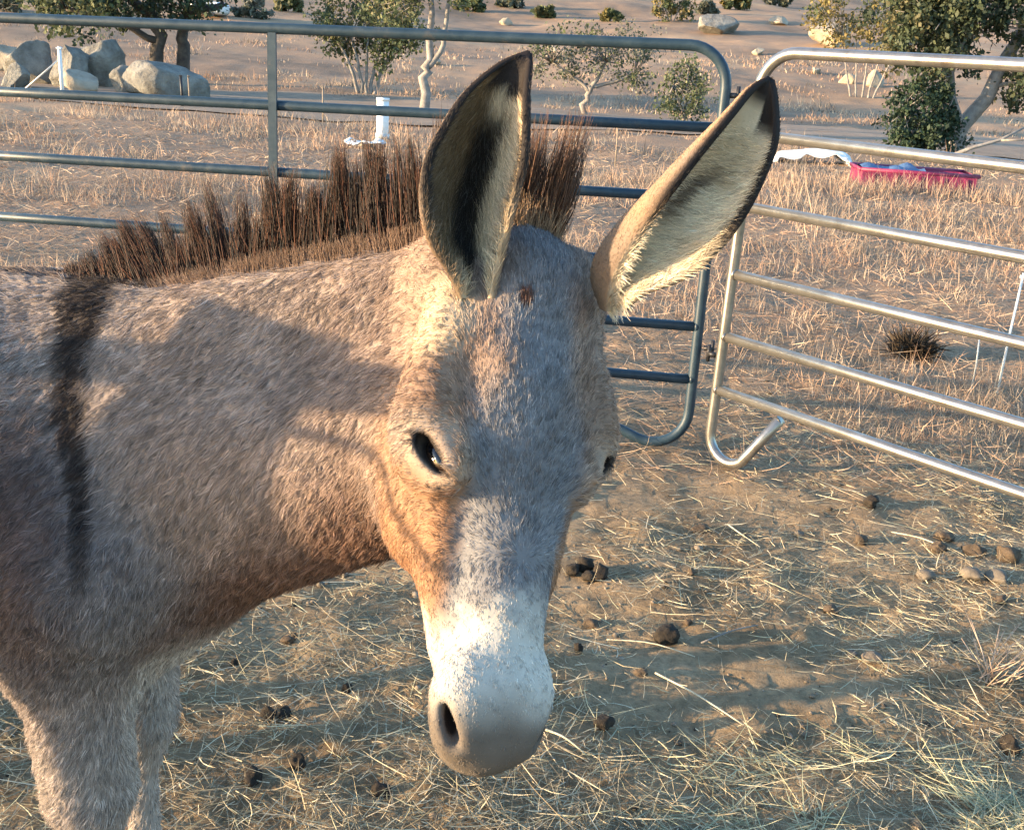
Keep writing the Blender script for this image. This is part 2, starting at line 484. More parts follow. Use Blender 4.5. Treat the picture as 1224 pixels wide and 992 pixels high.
def coat(P):
    q = head_local(P); b = body_local(P); n = len(P)
    nz = fbm(P * 16, 3, 1); nf = fbm(P * 60, 2, 5); nl = fbm(P * 5, 2, 9)
    headw = sstep(-.17, -.10, q[:, 2]) * sstep(.15, .12, np.abs(q[:, 0])) * sstep(-.10, -.02, q[:, 1])
    C = np.tile(np.array([.290, .232, .198]), (n, 1))
    C = mixc(C, (.30, .205, .15), sstep(-.2, .8, nl) * .55)
    shoulder_shade = np.exp(-((b[:, 0] - .04) / .20) ** 2) * sstep(.62, .72, b[:, 2]) * sstep(1.12, .98, b[:, 2])
    C = mixc(C, (.150, .134, .130), shoulder_shade * .85)  # shoulder coat darkened to carry the cast shade there
    C = mixc(C, (.18, .14, .118), sstep(-.1, .9, nz) * .5)
    L = np.full(n, .014)
    # neck underside and chest
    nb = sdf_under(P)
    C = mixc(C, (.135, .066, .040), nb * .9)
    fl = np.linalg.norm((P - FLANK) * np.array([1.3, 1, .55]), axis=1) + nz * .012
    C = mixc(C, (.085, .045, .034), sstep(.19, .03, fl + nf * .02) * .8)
    # pale belly, brisket and inner legs
    C = mixc(C, (.43, .37, .315), sstep(.78, .66, b[:, 2]) * sstep(.13, .07, np.abs(b[:, 1])) * .9)
    C = mixc(C, (.33, .27, .225), sstep(.62, .5, b[:, 2]) * .6)
    C = mixc(C, (.22, .105, .05), sstep(-.055, -.10, b[:, 0] + nz * .012) * sstep(.80, .70, b[:, 2]) * (b[:, 0] > -.3) * .85)
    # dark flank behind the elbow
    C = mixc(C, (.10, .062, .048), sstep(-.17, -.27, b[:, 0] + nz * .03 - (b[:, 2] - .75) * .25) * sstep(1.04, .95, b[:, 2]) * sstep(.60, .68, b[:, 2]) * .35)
    # shoulder cross and the line down the back
    st_ = seg_dist(P, STRIPE, STRIPE_R) + nz * .25 + nf * .22
    C = mixc(C, (.026, .017, .013), sstep(1.45, .55, st_) * sstep(.66, 1.0, b[:, 2] + nz * .03))
    dl = np.abs(b[:, 1]) / .028 + nz * .2
    C = mixc(C, (.05, .03, .022), sstep(1.1, .7, dl) * sstep(1.05, 1.10, b[:, 2]) * sstep(.0, -.05, b[:, 0]) * .8)
    C = mixc(C, (.05, .045, .04), sstep(.065, .05, b[:, 2]))
    # head
    side = np.abs(q[:, 0] - .004)
    Hc = np.tile(np.array([.190, .182, .182]), (n, 1))
    Hc = mixc(Hc, (.135, .125, .122), sstep(-.1, .7, nz) * .5)
    Hc = mixc(Hc, (.26, .15, .088), sstep(.052, .082, side + nz * .008 - q[:, 2] * .12) * sstep(.06, .16, q[:, 1]))
    Hc = mixc(Hc, (.27, .175, .12), sstep(.020, .065, side + nz * .012) * sstep(.24, .14, q[:, 1]) * .85)
    Hc = mixc(Hc, (.29, .145, .070), sstep(.05, .075, side + nz * .006) * sstep(.27, .33, q[:, 1]) * .7)
    for e, ec, ln, wd, out in EYES:
        d = P - ec
        r = np.sqrt((d @ ln) ** 2 / .048 ** 2 + (d @ wd) ** 2 / .034 ** 2 + np.minimum(d @ out, 0) ** 2 / .03 ** 2)
        Hc = mixc(Hc, (.44, .34, .25), sstep(1.3, .6, r + nz * .2) * (.6 if e < 0 else .4))
        r2 = np.sqrt((d @ ln) ** 2 / .0275 ** 2 + (d @ wd) ** 2 / .0118 ** 2)
        Hc = mixc(Hc, (.020, .014, .011), sstep(1.22, .88, r2 + nf * .05) * (np.linalg.norm(d, axis=1) < .05))
    white = sstep(.362, .428, q[:, 1] + nz * .018 + nf * .012 - sstep(.015, .06, side) * .030)
    Hc = mixc(Hc, (.53, .48, .405), white)
    grey = sstep(.470, .528, q[:, 1] + nz * .008 - q[:, 2] * .45 + sstep(.05, .0, side) * .006)
    Hc = mixc(Hc, (.090, .067, .050), grey * .9)
    for e in (-1, 1):
        d = q - np.array([e * .052, .520, .000])
        r = np.sqrt((d[:, 0] / .016) ** 2 + (d[:, 1] / .032) ** 2 + (d[:, 2] / .022) ** 2)
        Hc = mixc(Hc, (.10, .075, .06), sstep(1.3, .75, r) * .45)
        d = q - np.array([e * .050, .522, -.004])
        Hc = mixc(Hc, (.012, .009, .008), sstep(1.1, .8, np.sqrt((d[:, 0] / .011) ** 2 + (d[:, 1] / .020) ** 2 + (d[:, 2] / .011) ** 2)))
    Hc = mixc(Hc, (.03, .022, .018), sstep(.008, .004, np.abs(q[:, 2] + .050)) * sstep(.495, .51, q[:, 1]))
    # jaw edge and ear root
    Hc = mixc(Hc, (.50, .38, .25), sstep(.055, .02, np.linalg.norm((P - EARBASE) * np.array([1, .7, .8]), axis=1)) * .9)
    spot = np.linalg.norm(P - SPOT, axis=1)
    Hc = mixc(Hc, (.07, .028, .016), sstep(.014, .008, spot + nf * .003))
    C = C + (Hc - C) * headw[:, None]
    L = L + (.0085 - L) * headw
    L = L + (.0045 - L) * headw * sstep(.34, .40, q[:, 1])
    L = L + (.0030 - L) * headw * sstep(.48, .54, q[:, 1])
    for e, ec, ln, wd, out in EYES:
        L = np.where(np.linalg.norm(P - ec, axis=1) < .030, .0045, L)
    L = np.where(b[:, 2] < .07, .0, L)
    C = C * (1 + .10 * nf[:, None])
    # lie
    w0 = head_world((0.004, .352, .02))
    G = np.tile(-B_d * .55 - np.array([0, 0, .85]), (n, 1))
    hd = P - w0; hd = hd / np.linalg.norm(hd, axis=1)[:, None]
    up = sstep(.37, .34, q[:, 1])[:, None]
    hd = hd * up + (H_u * 1.0 + 0.25 * np.sign(q[:, :1]) * H_s) * (1 - up)
    hd = hd + H_u * (sstep(.075, .10, side)[:, None] * .9)
    G = G + (hd - G) * headw[:, None]
    return np.clip(C, 0, 1), L, G, headw
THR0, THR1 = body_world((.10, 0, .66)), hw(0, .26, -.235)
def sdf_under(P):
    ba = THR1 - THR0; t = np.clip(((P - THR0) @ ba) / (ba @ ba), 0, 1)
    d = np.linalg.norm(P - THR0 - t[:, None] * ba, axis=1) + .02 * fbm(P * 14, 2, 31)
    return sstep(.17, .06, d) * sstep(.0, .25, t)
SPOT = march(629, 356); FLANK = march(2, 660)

def ear_coat(V, inner, tt, ph, k):
    nz = fbm(V * 22, 3, 3); n = len(V)
    edge = np.minimum(ph, 1 - ph)
    Ci = np.tile(np.array([.60, .46, .29]), (n, 1))
    if k == 0:
        Ci = mixc(Ci, (.16, .105, .052), sstep(.62, .44, ph + nz * .06))
        Ci = mixc(Ci, (.010, .008, .006), sstep(.20, .08, np.abs(ph - .50 - (tt - .4) * .35 + nz * .07)) * sstep(.72, .52, tt + nz * .06) * sstep(.02, .10, tt))
        Ci = mixc(Ci, (.55, .42, .26), sstep(.16, .04, tt) * sstep(.35, .1, ph))
        tipm = sstep(.72, .80, tt + nz * .02 + .05 * (ph > .62) - .06 * (ph < .3))
    else:
        Ci = mixc(Ci, (.76, .64, .46), sstep(-.5, .4, nz))
        Ci = mixc(Ci, (.07, .045, .03), sstep(.13, .03, np.abs(ph - .55 + nz * .05)) * sstep(.66, .55, tt) * sstep(.36, .46, tt) * .9)
        tipm = sstep(.80, .87, tt + nz * .02 + .08 * (ph > .72))
    rim = sstep(.085, .03, edge + nz * .01) * sstep(.22, .45, tt)
    Ci = mixc(Ci, (.014, .009, .007), np.maximum(tipm, rim))
    Co = np.tile(np.array([.36, .225, .13]), (n, 1))
    Co = mixc(Co, (.20, .16, .13), sstep(-.2, .6, nz) * .6)
    Co = mixc(Co, (.10, .075, .06), sstep(.45, .2, tt) * .5)
    Co = mixc(Co, (.02, .014, .012), np.maximum(sstep(.94, .985, tt), sstep(.07, .02, edge + nz * .01) * sstep(.3, .5, tt)))
    C = np.where(inner[:, None], Ci, Co)
    L = np.where(inner, (.017 + (.003 if k else .006) * sstep(.55, .2, tt)) * (1 - .75 * sstep(.62, .8, tt)) * (1 - .6 * sstep(.10, .02, edge) * sstep(.3, .5, tt)), .0055 * (1 - .5 * sstep(.8, 1, tt)))
    return C, L

coat_mat = attr_mat('donkey_skin', 0.75, 0.25)
_nt = coat_mat.node_tree; _tc = N(_nt, 'ShaderNodeTexCoord'); _n = N(_nt, 'ShaderNodeTexNoise', Scale=380.0, Detail=4.0); _b = N(_nt, 'ShaderNodeBump', Strength=.35, Distance=.0012)
_nt.links.new(_tc.outputs['Object'], _n.inputs['Vector']); _nt.links.new(_n.outputs['Fac'], _b.inputs['Height']); _nt.links.new(_b.outputs[0], [n for n in _nt.nodes if n.type == 'BSDF_PRINCIPLED'][0].inputs['Normal'])
fur_mat = attr_mat('donkey_fur', 0.55, 0.25)

def normals_of(V, F):
    n = np.cross(V[F[:, 2]] - V[F[:, 0]], V[F[:, 3]] - V[F[:, 1]])
    vn = np.zeros_like(V)
    for i in range(4): np.add.at(vn, F[:, i], n)
    return n, vn / np.maximum(np.linalg.norm(vn, axis=1), 1e-12)[:, None]
def sample(V, F, dens):
    """random points on quads; dens(face centres) = hairs per square metre"""
    n, vn = normals_of(V, F); A = np.linalg.norm(n, axis=1) / 2
    cnt = RNG.poisson(A * dens(V[F].mean(1)))
    fi = np.repeat(np.arange(len(F)), cnt); a = RNG.random(len(fi))[:, None]; b = RNG.random(len(fi))[:, None]
    w = [(1 - a) * (1 - b), a * (1 - b), a * b, (1 - a) * b]
    P = sum(V[F[fi, i]] * w[i] for i in range(4)); Nn = sum(vn[F[fi, i]] * w[i] for i in range(4))
    return P, Nn / np.maximum(np.linalg.norm(Nn, axis=1), 1e-9)[:, None], fi, w
def hair_obj(name, pts, cols, r0, r1, mat, parent):
    """pts n x k x 3 -> one hair object"""
    n, k, _ = pts.shape
    cu = bpy.data.hair_curves.new(name); cu.add_curves([k] * n)
    cu.attributes['position'].data.foreach_set('vector', pts.astype(np.float32).ravel()) if 'position' in cu.attributes else cu.points.foreach_set('position', pts.astype(np.float32).ravel())
    ra = cu.attributes.get('radius') or cu.attributes.new('radius', 'FLOAT', 'POINT')
    t = np.linspace(0, 1, k)[None]; r0 = np.broadcast_to(np.asarray(r0, float), (n,))[:, None]
    ra.data.foreach_set('value', (r0 + (r1 - r0) * t ** 1.3).astype(np.float32).ravel())
    ca = cu.attributes.new('col', 'FLOAT_COLOR', 'CURVE')
    c = np.ones((n, 4), np.float32); c[:, :3] = np.clip(cols, 0, 1); ca.data.foreach_set('color', c.ravel())
    cu.materials.append(mat)
    o = bpy.data.objects.new(name, cu); COL.objects.link(o)
    if parent is not None: o.parent = parent
    return o
def grow(P, Nn, G, L, lift, wig=.25, k=4, droop=.0):
    n = len(P); T = G - Nn * (G * Nn).sum(1)[:, None]
    T = T / np.maximum(np.linalg.norm(T, axis=1), 1e-6)[:, None]
    T = T + RNG.normal(0, wig, (n, 3)); T -= Nn * (T * Nn).sum(1)[:, None]
    T = T / np.maximum(np.linalg.norm(T, axis=1), 1e-6)[:, None]
    L = L * RNG.uniform(.65, 1.2, n)
    out = np.zeros((n, k, 3)); out[:, 0] = P - Nn * .0008; lift = np.broadcast_to(lift, (n,))
    for i in range(1, k):
        a = lift * (1.15 - .55 * i / (k - 1))
        step = (T * np.cos(a)[:, None] + Nn * np.sin(a)[:, None]); step[:, 2] -= droop * i / k
        out[:, i] = out[:, i - 1] + step * (L / (k - 1))[:, None]
    return out

donkey = empty('donkey', tuple(B_O))
tag(donkey, 'grey brown donkey with white muzzle and dark shoulder stripe looking at the viewer', 'donkey')
bpy.context.view_layer.update()
def kid(o):
    o.parent = donkey; o.matrix_parent_inverse = donkey.matrix_world.inverted(); return o

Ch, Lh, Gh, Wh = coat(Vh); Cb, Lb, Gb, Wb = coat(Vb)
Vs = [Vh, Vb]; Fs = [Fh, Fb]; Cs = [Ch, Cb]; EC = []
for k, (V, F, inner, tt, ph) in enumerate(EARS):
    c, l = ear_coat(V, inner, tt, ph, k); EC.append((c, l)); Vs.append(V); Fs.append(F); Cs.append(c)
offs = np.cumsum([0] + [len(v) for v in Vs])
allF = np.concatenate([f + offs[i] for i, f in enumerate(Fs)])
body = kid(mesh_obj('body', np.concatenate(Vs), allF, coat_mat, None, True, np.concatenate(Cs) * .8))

def dens_body(c):
    d = np.where(c[:, 0] > -1.0, 220000., 50000.)
    return np.where(c[:, 2] < .40, 60000., d)
pts = []; cols = []; rad = []
def locks(P, cell, seed):
    """hair lies in small locks: a lean, a lift and a tone for each"""
    J = P + .6 * cell * np.stack([hash_noise(P / cell * .9, seed + i) for i in range(3)], -1)
    I_ = np.floor(J / cell).astype(np.int64); k_ = ((I_[:, 0] * 73856093) ^ (I_[:, 1] * 19349663) ^ (I_[:, 2] * 83492791)) & 0xffff
    T_ = np.random.default_rng(seed).normal(0, 1, (65536, 5)); return T_[k_]
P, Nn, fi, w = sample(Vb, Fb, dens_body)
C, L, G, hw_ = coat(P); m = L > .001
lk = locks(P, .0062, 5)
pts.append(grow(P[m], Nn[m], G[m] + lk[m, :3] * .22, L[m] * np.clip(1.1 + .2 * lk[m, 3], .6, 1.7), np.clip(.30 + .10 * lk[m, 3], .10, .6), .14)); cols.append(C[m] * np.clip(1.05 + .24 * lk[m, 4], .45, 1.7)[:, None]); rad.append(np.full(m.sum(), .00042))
P, Nn, fi, w = sample(Vh, Fh, lambda c: np.where(head_local(c)[:, 1] > .36, 420000., 300000.))
C, L, G, hw_ = coat(P); m = L > .001
for e, ec, ln, wd, out in EYES:
    d = P - ec; m &= ~((np.sqrt((d @ ln) ** 2 / .026 ** 2 + (d @ wd) ** 2 / .0110 ** 2) < 1) & (np.abs(d @ out) < .02))
lk = locks(P, .0052, 9)
lk[:, 4] *= np.clip(L / .0085, .2, 1) * .8
pts.append(grow(P[m], Nn[m], G[m] + lk[m, :3] * .18, L[m] * np.clip(1.1 + .15 * lk[m, 3], .6, 1.6), np.clip(.28 + .09 * lk[m, 3], .10, .6), .14)); cols.append(C[m] * np.clip(1.05 + .24 * lk[m, 4], .45, 1.7)[:, None]); rad.append(.00020 + .00016 * np.clip(L[m] / .009, 0, 1))
for k, (V, F, inner, tt, ph) in enumerate(EARS):
    P, Nn, fi, w = sample(V, F, lambda c: np.full(len(c), 260000.))
    Ce, Le = EC[k]
    C = sum(Ce[F[fi, i]] * w[i] for i in range(4)); L = sum(Le[F[fi, i]][:, None] * w[i] for i in range(4))[:, 0]
    inn = inner[F[fi]].mean(1) > .75
    p_ = sum(ph[F[fi, i]][:, None] * w[i] for i in range(4))[:, 0]
    tip = EARS[k][0][(len(inner) // 2) - 12]; base = EARS[k][0][11]; axis = unit(tip - base)
    mid = V[(np.clip((tt[F[fi]].mean(1) * 43).round().astype(int), 0, 43)) * 23 + 11]
    wv = unit(EARS[k][0][20 * 23 + 22] - EARS[k][0][20 * 23])
    G = np.where(inn[:, None], axis * .55 + (mid - P) * 14 * np.where(np.abs(p_ - .5) < .25, .2, 1)[:, None] if k == 0 else axis * .30 + wv * .9 - np.array([0, 0, .2]), axis[None])
    keep = RNG.random(len(P)) < np.where(inn, .85, 1)
    P, Nn, G, L, C, inn = P[keep], Nn[keep], G[keep], L[keep], C[keep], inn[keep]
    pts.append(grow(P, Nn, G, L, np.where(inn, .35, .3), .25)); cols.append(C); rad.append(np.where(inn, .00030, .00028))
pts = np.concatenate(pts); cols = np.concatenate(cols); rad = np.concatenate(rad)
amp = np.clip(np.linalg.norm(pts[:, -1] - pts[:, 0], axis=1) / .008, .15, 1)
var = 1 + RNG.normal(0, .22, len(cols))[:, None] * amp[:, None]; fleck = np.where(amp > .6, RNG.random(len(cols)), .5)
cols = cols * np.clip(var, .45, 1.7)
lightf = (fleck < .10)[:, None]; darkf = (fleck > .90)[:, None]
cols = np.where(lightf, cols * 1.25 + .05, np.where(darkf, cols * .5, cols))
fur = kid(hair_obj('coat', pts, cols, rad, .00008, fur_mat, None))
print('coat hairs', len(pts))

# --- mane: stiff upright tufts along the crest, and the forelock between the ears
def crest(t):
    a = body_world((-.06, 0, 1.07)); b = poll
    p = a + (b - a) * t + np.array([0, 0, .3])
    for i in range(80):
        v = float(sdf(p[None])[0])
        if v < .001: break
        p = p - np.array([0, 0, max(v * .7, .0007)])
    return p
MT = np.linspace(-.03, 1.0, 44); MC = np.array([crest(t) for t in MT])
mp, mc, mr = [], [], []
slots = np.linspace(.01, 1.0, 60) + RNG.normal(0, .004, 60)
for i, t in enumerate(slots):
    if abs(t - .435) < .009: continue
    base = np.array([np.interp(t, MT, MC[:, j]) for j in range(3)])
    hgt_ = np.interp(t, [0, .06, .12, .22, .40, .7, 1.0], [.016, .028, .050, .082, .100, .112, .120]) * RNG.choice([.62, .8, .95, 1.05, 1.15])
    lean = np.interp(t, [0, .3, .42, .5, 1], [-.80, -.55, -.25, -.08, -.02]) + RNG.normal(0, .16)
    nh = 160
    dirv = unit(np.array([0, 0, 1.0]) + B_d * lean + B_l * RNG.normal(0, .06))
    rt = base + B_d * RNG.normal(0, .0085, nh)[:, None] + B_l * RNG.normal(0, .010, nh)[:, None] - np.array([0, 0, .010])
    ln_ = hgt_ * RNG.beta(1.7, 1.5, nh) * 1.25
    tipc = base + dirv * hgt_
    tip = rt + dirv * ln_[:, None]
    tip = tip + (tipc - tip) * .9 * (ln_ / hgt_)[:, None] * RNG.random(nh)[:, None] ** .6 + RNG.normal(0, .0035, (nh, 3))
    midp = (rt + tip) / 2 + RNG.normal(0, .002, (nh, 3))
    pt = np.stack([rt, rt * .6 + midp * .4 + dirv * .004, midp, midp * .45 + tip * .55, tip], 1)
    mp.append(pt); mr.append(RNG.uniform(.00045, .0008, nh))
    br = RNG.random(nh)[:, None] ** 2
    br = br ** 1.6; mc.append(np.array([.012, .008, .006]) * (1 - br) + np.array([.15, .056, .028]) * br)
    # pale short hair at the foot of the mane
    nh = 110; rt = base + B_d * RNG.normal(0, .009, nh)[:, None] - B_l * RNG.uniform(.006, .034, nh)[:, None] - np.array([0, 0, .012])
    d2 = dirv * 1.0 - B_l * .25; l2 = RNG.uniform(.010, .032, nh)[:, None] * np.interp(t, [0, .2, .5, 1], [.3, .45, .9, 1.0])
    mp.append(np.stack([rt + (d2 * f + RNG.normal(0, .05, (nh, 3))) * l2 * f for f in (0, .3, .55, .8, 1)], 1)); mr.append(np.full(nh, .0005))
    mc.append(np.tile(np.array([[.03, .018, .013]]) if t < .27 else np.array([[.25, .165, .115]]), (nh, 1)) * RNG.uniform(.6, 1.2, nh)[:, None])
kid(hair_obj('mane', np.concatenate(mp), np.concatenate(mc), np.concatenate(mr), .0001, fur_mat, None))
mp, mc, mr = [], [], []
fb = hw(.012, -.020, -.045)
for i in range(34):
    f = RNG.random()
    b0 = fb + H_s * ((f - .5) * .045 + RNG.normal(0, .006)) + H_n * RNG.uniform(-.030, .010) - H_u * .004
    tgt = at(606 + 98 * f + RNG.normal(0, 5), 172 - 22 * f + RNG.normal(0, 12), 1.29 + RNG.normal(0, .025))
    nh = 60; rt = b0 + RNG.normal(0, .005, (nh, 3)); tip = b0 + (tgt - b0) * (RNG.beta(2.2, 1.5, nh) * 1.1)[:, None] + RNG.normal(0, .006, (nh, 3))
    md = (rt + tip) / 2 + RNG.normal(0, .004, (nh, 3)) + H_n * .006
    mp.append(np.stack([rt, rt * .5 + md * .5, md, md * .5 + tip * .5, tip], 1)); mr.append(RNG.uniform(.0004, .0007, nh))
    br = RNG.random(nh)[:, None] ** 1.5; mc.append(np.array([.035, .02, .014]) * (1 - br) + np.array([.24, .11, .055]) * br)
nh = 900; rt = fb + H_s * RNG.uniform(-.035, .03, nh)[:, None] + H_n * RNG.uniform(-.01, .02, nh)[:, None]
dd = unit(np.array([.1, 0, 1.0])) + RNG.normal(0, .25, (nh, 3)); l2 = RNG.uniform(.02, .05, nh)[:, None]
mp.append(np.stack([rt + dd * l2 * f for f in (0, .3, .55, .8, 1)], 1)); mr.append(np.full(nh, .0004)); mc.append(np.tile([[.42, .27, .16]], (nh, 1)) * RNG.uniform(.6, 1.2, nh)[:, None])
kid(hair_obj('forelock', np.concatenate(mp), np.concatenate(mc), np.concatenate(mr), .0001, fur_mat, None))

# --- eyes with lashes
eye_mat, nt, b = new_mat('dark_eye'); b.inputs['Base Color'].default_value = (.022, .011, .006, 1); b.inputs['Roughness'].default_value = .22; b.inputs['Specular IOR Level'].default_value = .6
iris_mat, nt, b = new_mat('eye_pupil'); b.inputs['Base Color'].default_value = (.002, .002, .003, 1); b.inputs['Roughness'].default_value = .04
for e, ec, ln, wd, out in EYES:
    V = []; F = []; nu, nv = 20, 28; c0 = ec - out * .0080
    for i in range(nu + 1):
        a = math.pi * i / nu
        for j in range(nv):
            t = 2 * math.pi * j / nv
            V.append(c0 + out * math.cos(a) * .0165 + (ln * math.cos(t) * .0250 + wd * math.sin(t) * .0190) * math.sin(a))
    for i in range(nu):
        for j in range(nv): F.append((i * nv + j, i * nv + (j + 1) % nv, (i + 1) * nv + (j + 1) % nv, (i + 1) * nv + j))
    eye = kid(mesh_obj('eye', V, F, eye_mat))
    V = [c0 + out * .0167]; F = []
    for i in range(1, 5):
        for j in range(20):
            t = 2 * math.pi * j / 20; rr = i / 4 * .42
            V.append(c0 + out * math.cos(rr) * .0168 + (ln * math.cos(t) * .0232 * 1.3 + wd * math.sin(t) * .0195 * .7) * math.sin(rr))
    for j in range(20):
        F.append((0, 1 + j, 1 + (j + 1) % 20))
        for i in range(3): F.append((1 + i * 20 + j, 1 + (i + 1) * 20 + j, 1 + (i + 1) * 20 + (j + 1) % 20, 1 + i * 20 + (j + 1) % 20))
    pu = mesh_obj('pupil', V, F, iris_mat); pu.parent = eye
    nh = 60; tt_ = RNG.uniform(-.9, .9, nh)[:, None]
    upw = wd
    r0 = ec + ln * tt_ * .023 + upw * (.0095 * np.sqrt(1 - tt_ ** 2)) + out * .002
    dv = out * .9 + upw * .15 + np.array([0, 0, -.35]) + RNG.normal(0, .15, (nh, 3))
    ls = RNG.uniform(.010, .020, nh)[:, None]
    lp = np.stack([r0, r0 + dv * ls * .35, r0 + dv * ls * .7 - np.array([0, 0, .001]), r0 + dv * ls - np.array([0, 0, .003])], 1)
    la = hair_obj('eyelash', lp, np.tile([[.02, .014, .01]], (nh, 1)), .00035, .00008, fur_mat, None); la.parent = eye
# --- whiskers on the muzzle and chin
nh = 40; wp = []
for i in range(nh):
    s_ = RNG.uniform(-.05, .05); p0 = hw(s_, RNG.uniform(.53, .575), RNG.uniform(-.09, -.02))
    d = p0 - hw(0, .49, -.05); p = p0.copy(); d = unit(d)
    p = hw(0, .50, -.05)
    for j in range(60):
        if float(sdf(p[None])[0]) > 0: break
        p = p + d * .002
    l = RNG.uniform(.006, .018); wp.append([p, p + d * l * .4, p + d * l * .75 - np.array([0, 0, .002]), p + d * l - np.array([0, 0, .006])])
kid(hair_obj('whiskers', np.array(wp), np.tile([[.25, .2, .16]], (nh, 1)), .00022, .00006, fur_mat, None))

# ------------------------------------------------------------------ the ground
def hgt(x, y):
    x = np.asarray(x, float); y = np.asarray(y, float)
    P = np.stack([x, y, np.zeros_like(x)], -1)
    near = np.clip(1 - (np.hypot(x, y - 2) - 6) / 6, 0, 1)
    z = near * (.016 * fbm(P * 1.7, 3, 21) + .010 * fbm(P * 8, 3, 22) + .006 * fbm(P * 27, 2, 23))
    out = 1 - near
    z = z + out * (.10 * fbm(P * .16, 3, 24) + .03 * fbm(P * 1.1, 3, 25))
    d = np.maximum(y - 33, 0)
    z = z + .125 * d * d / (d + 14) + np.clip(d / 40, 0, 1) * (.8 * fbm(P * .035, 4, 26) + .12 * fbm(P * .16, 3, 27))
    return z
def gz(x, y): return float(hgt(np.array([x]), np.array([y]))[0])
def ground_at(px, py):
    d = ray(px, py); t = np.geomspace(.6, 400, 1600)
    for k in range(2):
        Q = CAM + d * t[:, None]; below = Q[:, 2] < hgt(Q[:, 0], Q[:, 1])
        i = int(np.argmax(below)) if below.any() else len(t) - 1
        t = np.linspace(t[max(i - 1, 0)], t[i], 24)
    return CAM + d * t[-1]
def ground_xy(px, Y):
    """the ground point Y metres out on the line of a photograph column"""
    p = at(px, 300, Y)
    for i in range(6):
        q = proj(np.array([p[0], Y, gz(p[0], Y)])); p[0] += (px - q[0]) * Y / FPX
    return np.array([p[0], Y, gz(p[0], Y)])

rows = np.concatenate([np.linspace(-9, .4, 40)[:-1], np.geomspace(2.4, 502, 820) - 2.0])
aa = np.linspace(-1, 1, 440); aa = np.sinh(aa * 3.0) / np.sinh(3.0)
X = aa[None, :] * (1.55 * rows[:, None] + 16); Yg = np.repeat(rows[:, None], 440, 1)
Z = hgt(X, Yg); nr, nc = X.shape
I = np.arange(nr * nc).reshape(nr, nc)
Fg = np.stack([I[:-1, :-1], I[:-1, 1:], I[1:, 1:], I[1:, :-1]], -1).reshape(-1, 4)

gm, nt, b = new_mat('dry_earth')
tc = N(nt, 'ShaderNodeTexCoord')
n1 = N(nt, 'ShaderNodeTexNoise', Scale=2.2, Detail=10.0, Roughness=.68); n2 = N(nt, 'ShaderNodeTexNoise', Scale=34.0, Detail=8.0, Roughness=.75)
n3 = N(nt, 'ShaderNodeTexNoise', Scale=.10, Detail=8.0, Roughness=.7); n4 = N(nt, 'ShaderNodeTexVoronoi', Scale=60.0)
for n_ in (n1, n2, n3, n4): nt.links.new(tc.outputs['Object'], n_.inputs['Vector'])
r1 = ramp(nt, [(.30, (.165, .110, .060)), (.44, (.275, .188, .105)), (.58, (.37, .26, .15)), (.8, (.46, .345, .21))])
nt.links.new(n1.outputs['Fac'], r1.inputs[0])
r2 = ramp(nt, [(.3, (.55, .55, .55)), (.55, (1, 1, 1)), (.75, (1.25, 1.22, 1.15))]); nt.links.new(n2.outputs['Fac'], r2.inputs[0])
mx = N(nt, 'ShaderNodeMix', data_type='RGBA', blend_type='MULTIPLY'); mx.inputs['Factor'].default_value = 1
nt.links.new(r1.outputs[0], mx.inputs[6]); nt.links.new(r2.outputs[0], mx.inputs[7])
r3 = ramp(nt, [(.32, (.17, .12, .08)), (.46, (.29, .19, .12)), (.58, (.40, .25, .145)), (.7, (.46, .31, .18)), (.85, (.27, .205, .135))]); nt.links.new(n3.outputs['Fac'], r3.inputs[0])
mx3 = N(nt, 'ShaderNodeMix', data_type='RGBA', blend_type='MULTIPLY'); mx3.inputs['Factor'].default_value = .8
nt.links.new(r3.outputs[0], mx3.inputs[6]); nt.links.new(r2.outputs[0], mx3.inputs[7])
sx = N(nt, 'ShaderNodeSeparateXYZ'); nt.links.new(tc.outputs['Object'], sx.inputs[0])
mr_ = N(nt, 'ShaderNodeMapRange'); mr_.inputs[1].default_value = 3.6; mr_.inputs[2].default_value = 9.0
ad = N(nt, 'ShaderNodeMath', operation='ADD'); ml = N(nt, 'ShaderNodeMath', operation='MULTIPLY'); ml.inputs[1].default_value = 2.0
nt.links.new(n1.outputs['Fac'], ml.inputs[0]); nt.links.new(sx.outputs[1], ad.inputs[0]); nt.links.new(ml.outputs[0], ad.inputs[1])
nt.links.new(ad.outputs[0], mr_.inputs[0])
mx2 = N(nt, 'ShaderNodeMix', data_type='RGBA'); nt.links.new(mr_.outputs[0], mx2.inputs['Factor'])
nt.links.new(mx.outputs[2], mx2.inputs[6]); nt.links.new(mx3.outputs[2], mx2.inputs[7])
nt.links.new(mx2.outputs[2], b.inputs['Base Color']); b.inputs['Roughness'].default_value = .95; b.inputs['Specular IOR Level'].default_value = .15
bp = N(nt, 'ShaderNodeBump', Strength=.9, Distance=.02); nt.links.new(n2.outputs['Fac'], bp.inputs['Height']); nt.links.new(bp.outputs[0], b.inputs['Normal'])
ground = tag(mesh_obj('ground', np.stack([X, Yg, Z], -1).reshape(-1, 3), Fg, gm), kind='structure')

